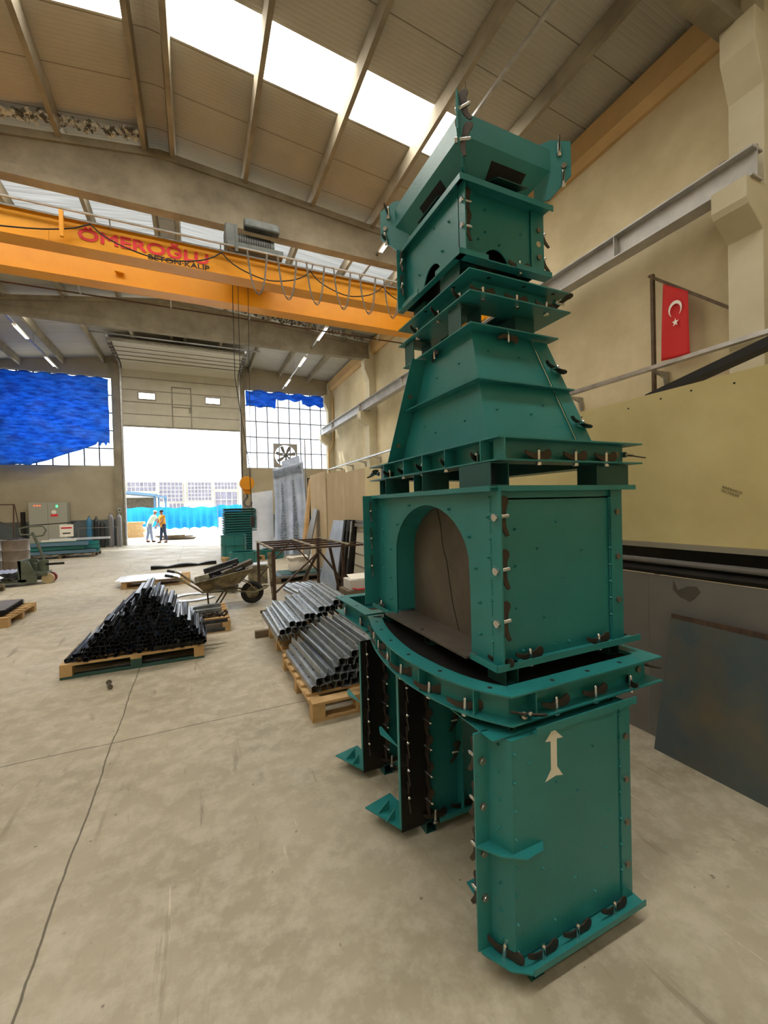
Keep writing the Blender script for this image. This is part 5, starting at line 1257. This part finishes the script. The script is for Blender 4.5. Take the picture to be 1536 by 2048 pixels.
# green channels on the far pallet
random.seed(5)
for k in range(16):
    y = 18.55+.17*(k % 6)+random.uniform(-.03, .03); z = .16+.15*(k//6)+.0; x0 = -5.6+random.uniform(-.15, .2); x1 = -3.55+random.uniform(-.3, .15)
    dy = random.uniform(-.12, .12)
    mb = MB().loft([[(x, y+d_, z), (x, y+d_+.14, z), (x, y+d_+.14, z+.12), (x, y+d_+.13, z+.12), (x, y+d_+.13, z+.01), (x, y+d_+.01, z+.01), (x, y+d_+.01, z+.12), (x, y+d_, z+.12)] for x, d_ in ((x0, 0), (x1, dy))])
    solo(mb, 'steel_channel', 'teal' if k % 4 else 'canopy', 'green painted steel channel in the pile at the far left' if k % 4 else 'bluish steel channel in the pile at the far left', 'steel channel', 'green channels at the far left' if k % 4 else 'bluish channels at the far left')
solo(MB().box(-5.0, -3.1, 19.1, 19.2, .62, .7), 'steel_channel', 'white_sheet', 'long pale channel lying on top of the far left pile', 'steel channel')
solo(MB().box(-5.1, -4.1, 18.6, 18.75, .62, .68), 'steel_channel', 'white', 'short white channel on top of the far left pile', 'steel channel')
# gas cylinders
def cylinder_(x, y, h, m_, lb, r=.115):
    t = thing('gas_cylinder', lb, 'gas cylinder', (x, y, 0))
    MB().lathe([(r*.9, 0), (r, .03), (r, h-.28), (r*.92, h-.22), (r*.65, h-.14), (.035, h-.09), (.03, h-.05)], (x, y, 0), 20).build('body', m_, t, smooth=True)
    MB().cyl((x, y, h-.06), (x, y, h), .022, 8).bar((x-.05, y, h-.03), (x+.05, y, h-.03), .03).build('valve', 'bolt_steel', t)
cylinder_(-3.38, 23.2, 1.62, 'cyl_grey', 'shiny grey gas cylinder right beside the door post'); cylinder_(-3.72, 23.25, 1.62, 'cyl_grey', 'grey gas cylinder with pale shoulder, second from the door post')
cylinder_(-4.05, 23.2, 1.3, 'cyl_black', 'short dark gas cylinder, third from the door post'); cylinder_(-4.32, 23.4, 1.48, 'cyl_black', 'dark gas cylinder left of the short one'); cylinder_(-4.58, 23.3, 1.5, 'cyl_blue', 'blue gas cylinder, farthest from the door')
mb = MB()
mb.tube([(-4.9, 22.85, 0), (-4.9, 22.85, .95), (-3.4, 22.85, .95), (-3.4, 22.85, 0)], .02, 6)
solo(mb, 'guard_rail', 'sheet_steel', 'low tubular rail in front of the gas cylinders', 'rail')
# electric cabinet
t = thing('electric_cabinet', 'grey double-door electric cabinet with red and green lamps', 'cabinet', (-6.1, 23.6, 0))
MB().box(-6.8, -5.42, 23.3, 23.9, 0, 2.16).build('body', 'cabinet', t, bevel=.01)
for a, b in ((-6.79, -6.13), (-6.1, -5.43)): MB().box(a, b, 23.28, 23.298, .12, 2.13).build('door', 'cabinet', t, bevel=.004)
for k in range(3): MB().cyl((-6.58+k*.1, 23.265, 2.02), (-6.58+k*.1, 23.279, 2.02), .022, 10).build('red_lamp', 'led_red', t)
MB().box(-5.8, -5.74, 23.265, 23.279, 1.93, 2.03).build('green_lamp', 'led_green', t)
MB().cyl((-5.88, 23.27, 1.72), (-5.88, 23.279, 1.72), .09, 20).build('warning_disc', 'white', t); MB().box(-6.0, -5.74, 23.27, 23.279, 1.52, 1.62).build('warning_label', 'text_red', t)
# sign hung on a tubular frame, other frames
t = thing('tube_trestle', 'tall thin steel trestle frame at the left edge of the hall', 'frame', (-7, 20, 0))
MB().tube([(-8.3, 20, 2.02), (-6.25, 20, 2.02)], .025, 6).build('top_bar', 'rust', t)
MB().tube([(-6.27, 20, 2.02), (-6.33, 20, .0)], .025, 6).build('leg', 'rust', t); MB().tube([(-6.25, 20, 2.02), (-6.0, 20.1, .0)], .02, 6).build('leg', 'rust', t); MB().tube([(-8.2, 20, 2.02), (-8.2, 20, 0)], .025, 6).build('leg', 'rust', t)
MB().tube([(-7.4, 20, 1.7), (-6.3, 20, 1.2)], .02, 6).build('brace', 'rust', t)
t = thing('rail_stand', 'long thin dark rail on stands carrying a white notice', 'stand', (-5.6, 21.5, 0))
MB().tube([(-6.6, 21.5, 1.16), (-4.7, 21.5, 1.26)], .022, 6).build('rail', 'steel_dark', t); MB().cyl((-6.5, 21.5, 0), (-6.5, 21.5, 1.17), .022, 8).build('post', 'steel_dark', t); MB().cyl((-4.8, 21.5, 0), (-4.8, 21.5, 1.25), .022, 8).build('post', 'steel_dark', t)
t = thing('notice_board', 'white notice with a red heading hanging on the thin dark rail', 'sign', (-5.0, 21.46, .6))
MB().box(-5.25, -4.78, 21.45, 21.47, .66, 1.17).build('board', 'white', t); MB().box(-5.2, -4.83, 21.444, 21.449, 1.0, 1.06).build('red_heading', 'text_red', t); MB().box(-5.15, -4.88, 21.444, 21.449, .78, .83).build('black_line', 'text_black', t)
solo(MB().box(-7.15, -7.0, 23.5, 23.6, 0, 1.75), 'steel_post', 'steel_dark', 'short dark steel post standing left of the electric cabinet', 'post')
t = thing('switch_box', 'small grey switch box on the wall beside the door', 'switch', (-3.42, 23.8, 1.6)); MB().box(-3.49, -3.35, 23.74, 23.819, 1.62, 1.86).build('box', 'cabinet', t, bevel=.004); MB().cyl((-3.42, 23.72, 1.74), (-3.42, 23.739, 1.74), .03, 12).build('knob', 'black', t)

# ================================================================ people in the doorway
def skin_fig(name, chains, m, parent, origin, sub=1):
    """chains: list of [(point, radius)...]; each chain starts at an existing point (shared by value)"""
    V = []; E_ = []; Rr = []; idx = {}
    for ch in chains:
        prev = None
        for p, r in ch:
            k = tuple(round(c, 4) for c in p)
            if k not in idx: idx[k] = len(V); V.append(Vector(p)); Rr.append(r)
            if prev is not None and prev != idx[k]: E_.append((prev, idx[k]))
            prev = idx[k]
    me = bpy.data.meshes.new(name); me.from_pydata([v for v in V], E_, []); o = bpy.data.objects.new(name, me); S.collection.objects.link(o)
    sk = o.modifiers.new('skin', 'SKIN'); sk.use_smooth_shade = True
    for i, v in enumerate(me.skin_vertices[0].data): v.radius = (Rr[i], Rr[i]*.8 if Rr[i] > .09 else Rr[i]); v.use_root = (i == 0)
    ss = o.modifiers.new('sub', 'SUBSURF'); ss.levels = sub; ss.render_levels = sub
    bpy.context.view_layer.update()
    dg = bpy.context.evaluated_depsgraph_get(); me2 = bpy.data.meshes.new_from_object(o.evaluated_get(dg)); bpy.data.objects.remove(o)
    me2.materials.clear(); me2.materials.append(MATS[m])
    for p in me2.polygons: p.use_smooth = True
    o = bpy.data.objects.new(name, me2); S.collection.objects.link(o); o.parent = parent; o['_o'] = parent['_o']; return o
def person(loc, label, lean, shirt, trousers, stride, hat=None, reach=0, yaw=0, shadow=0):
    t = thing('person', label, 'person', loc)
    hip = (0, 0, .93); ch = (lean*.5, 0, 1.22); sh = (lean*.85, 0, 1.42); nk = (lean*.95, 0, 1.50); hd = (lean*1.12, 0, 1.60); ht = (lean*1.2, 0, 1.69)
    kn = [(stride*.45, -.09, .5), (-stride*.35, .09, .5)]; an = [(stride*.8, -.09, .08), (-stride, .09, .10)]
    toe = [(stride*.8+.17, -.10, .035), (-stride+.16, .10, .035)]
    hipj = [(.0, -.095, .88), (.0, .095, .88)]
    el = [(lean+.06+reach*.15, -.25, 1.15), (lean*.8+.1+reach*.2, .24, 1.15)]; wr = [(lean+.16+reach*.4, -.24, .92), (lean+.25+reach*.4, .2, .95)]
    shj = [(lean*.85, -.19, 1.40), (lean*.85, .19, 1.40)]
    body = [[(hip, .10), (ch, .115), (sh, .095), (nk, .055), (hd, .085), (ht, .07)]]
    for i in (0, 1):
        body.append([(hip, .10), (hipj[i], .07), (kn[i], .058), (an[i], .042), (toe[i], .035)])
        h = wr[i]; body.append([(sh, .095), (shj[i], .05), (el[i], .042), (h, .03), ((h[0]+.05, h[1], h[2]-.04), .036)])
        for f_ in range(4): body.append([((h[0]+.05, h[1], h[2]-.04), .036), ((h[0]+.08+.01*f_, h[1]-.03+.02*f_, h[2]-.09), .010), ((h[0]+.10+.005*f_, h[1]-.03+.02*f_, h[2]-.125), .009)])
        body.append([((h[0]+.05, h[1], h[2]-.04), .036), ((h[0]+.04, h[1]-.045, h[2]-.07), .011)])
    skin_fig('body', body, 'skin', t, loc)
    s = [[((0, 0, .80), .175), (hip, .175), (ch, .165), (sh, .15), ((nk[0], 0, 1.49), .085)]]
    for i in (0, 1): m_ = tuple(shj[i][k]*.45+el[i][k]*.55 for k in range(3)); s.append([(sh, .14), (shj[i], .075), (m_, .066)])
    skin_fig('shirt', s, shirt, t, loc)
    tr_ = [[((0, 0, 1.05), .15), (hip, .16)]]
    for i in (0, 1): tr_.append([(hip, .16), (hipj[i], .112), (kn[i], .08), ((an[i][0], an[i][1], an[i][2]+.02), .066)])
    skin_fig('trousers', tr_, trousers, t, loc)
    for i in (0, 1): skin_fig('shoe', [[((an[i][0]-.03, an[i][1], .05), .05), (toe[i], .045)]], 'hair', t, loc)
    c = Vector(hd)
    def ell(cx, cy, cz, rx, ry, rz, n=14, lo=-PI/2, hi=PI/2): return [[(cx+rx*math.cos(b)*math.cos(a), cy+ry*math.cos(b)*math.sin(a), cz+rz*math.sin(b)) for a in [2*PI*k/n for k in range(n)]] for b in [lo+(hi-lo)*j/8 for j in range(9)]]
    def loc_build(mb, nm, m_):
        o = mb.build(nm, m_, None, smooth=True); o.parent = t; return o
    loc_build(MB().loft(ell(c.x-.012, 0, c.z+.05, .098, .088, .085, lo=-.2)), 'cap' if hat else 'hair', hat or 'hair')
    if hat: loc_build(MB().loft([[(c.x+.05, -.06, c.z+.05), (c.x+.05, .06, c.z+.05), (c.x+.05, .06, c.z+.058), (c.x+.05, -.06, c.z+.058)], [(c.x+.15, -.04, c.z+.035), (c.x+.15, .04, c.z+.035), (c.x+.15, .04, c.z+.042), (c.x+.15, -.04, c.z+.042)]]), 'cap_peak', hat)
    loc_build(MB().cyl((c.x+.07, 0, c.z-.0), (c.x+.105, 0, c.z-.015), .016, 8, .01), 'nose', 'skin')
    for s_ in (-1, 1):
        loc_build(MB().loft(ell(c.x+.078, s_*.03, c.z+.02, .01, .012, .008)), 'eye', 'hair'); loc_build(MB().loft(ell(c.x, s_*.083, c.z, .02, .01, .028)), 'ear', 'skin')
    loc_build(MB().box(c.x+.078, c.x+.086, -.022, .022, c.z-.052, c.z-.046), 'mouth', 'text_red')
    t.rotation_euler = (0, 0, yaw); return t
person((-1.62, 24.6, -.03), 'person in a yellow shirt and dark jeans walking across the doorway', .06, 'shirt_y', 'jeans', .13, None, 0, PI+.5)
person((-2.35, 25.7, -.03), 'person in a pale shirt and cap stooping forward with both arms down', .28, 'shirt_w', 'jeans_l', .12, 'cap', .35, .35)
for _o in bpy.data.objects:
    if '_o' in _o: del _o['_o']
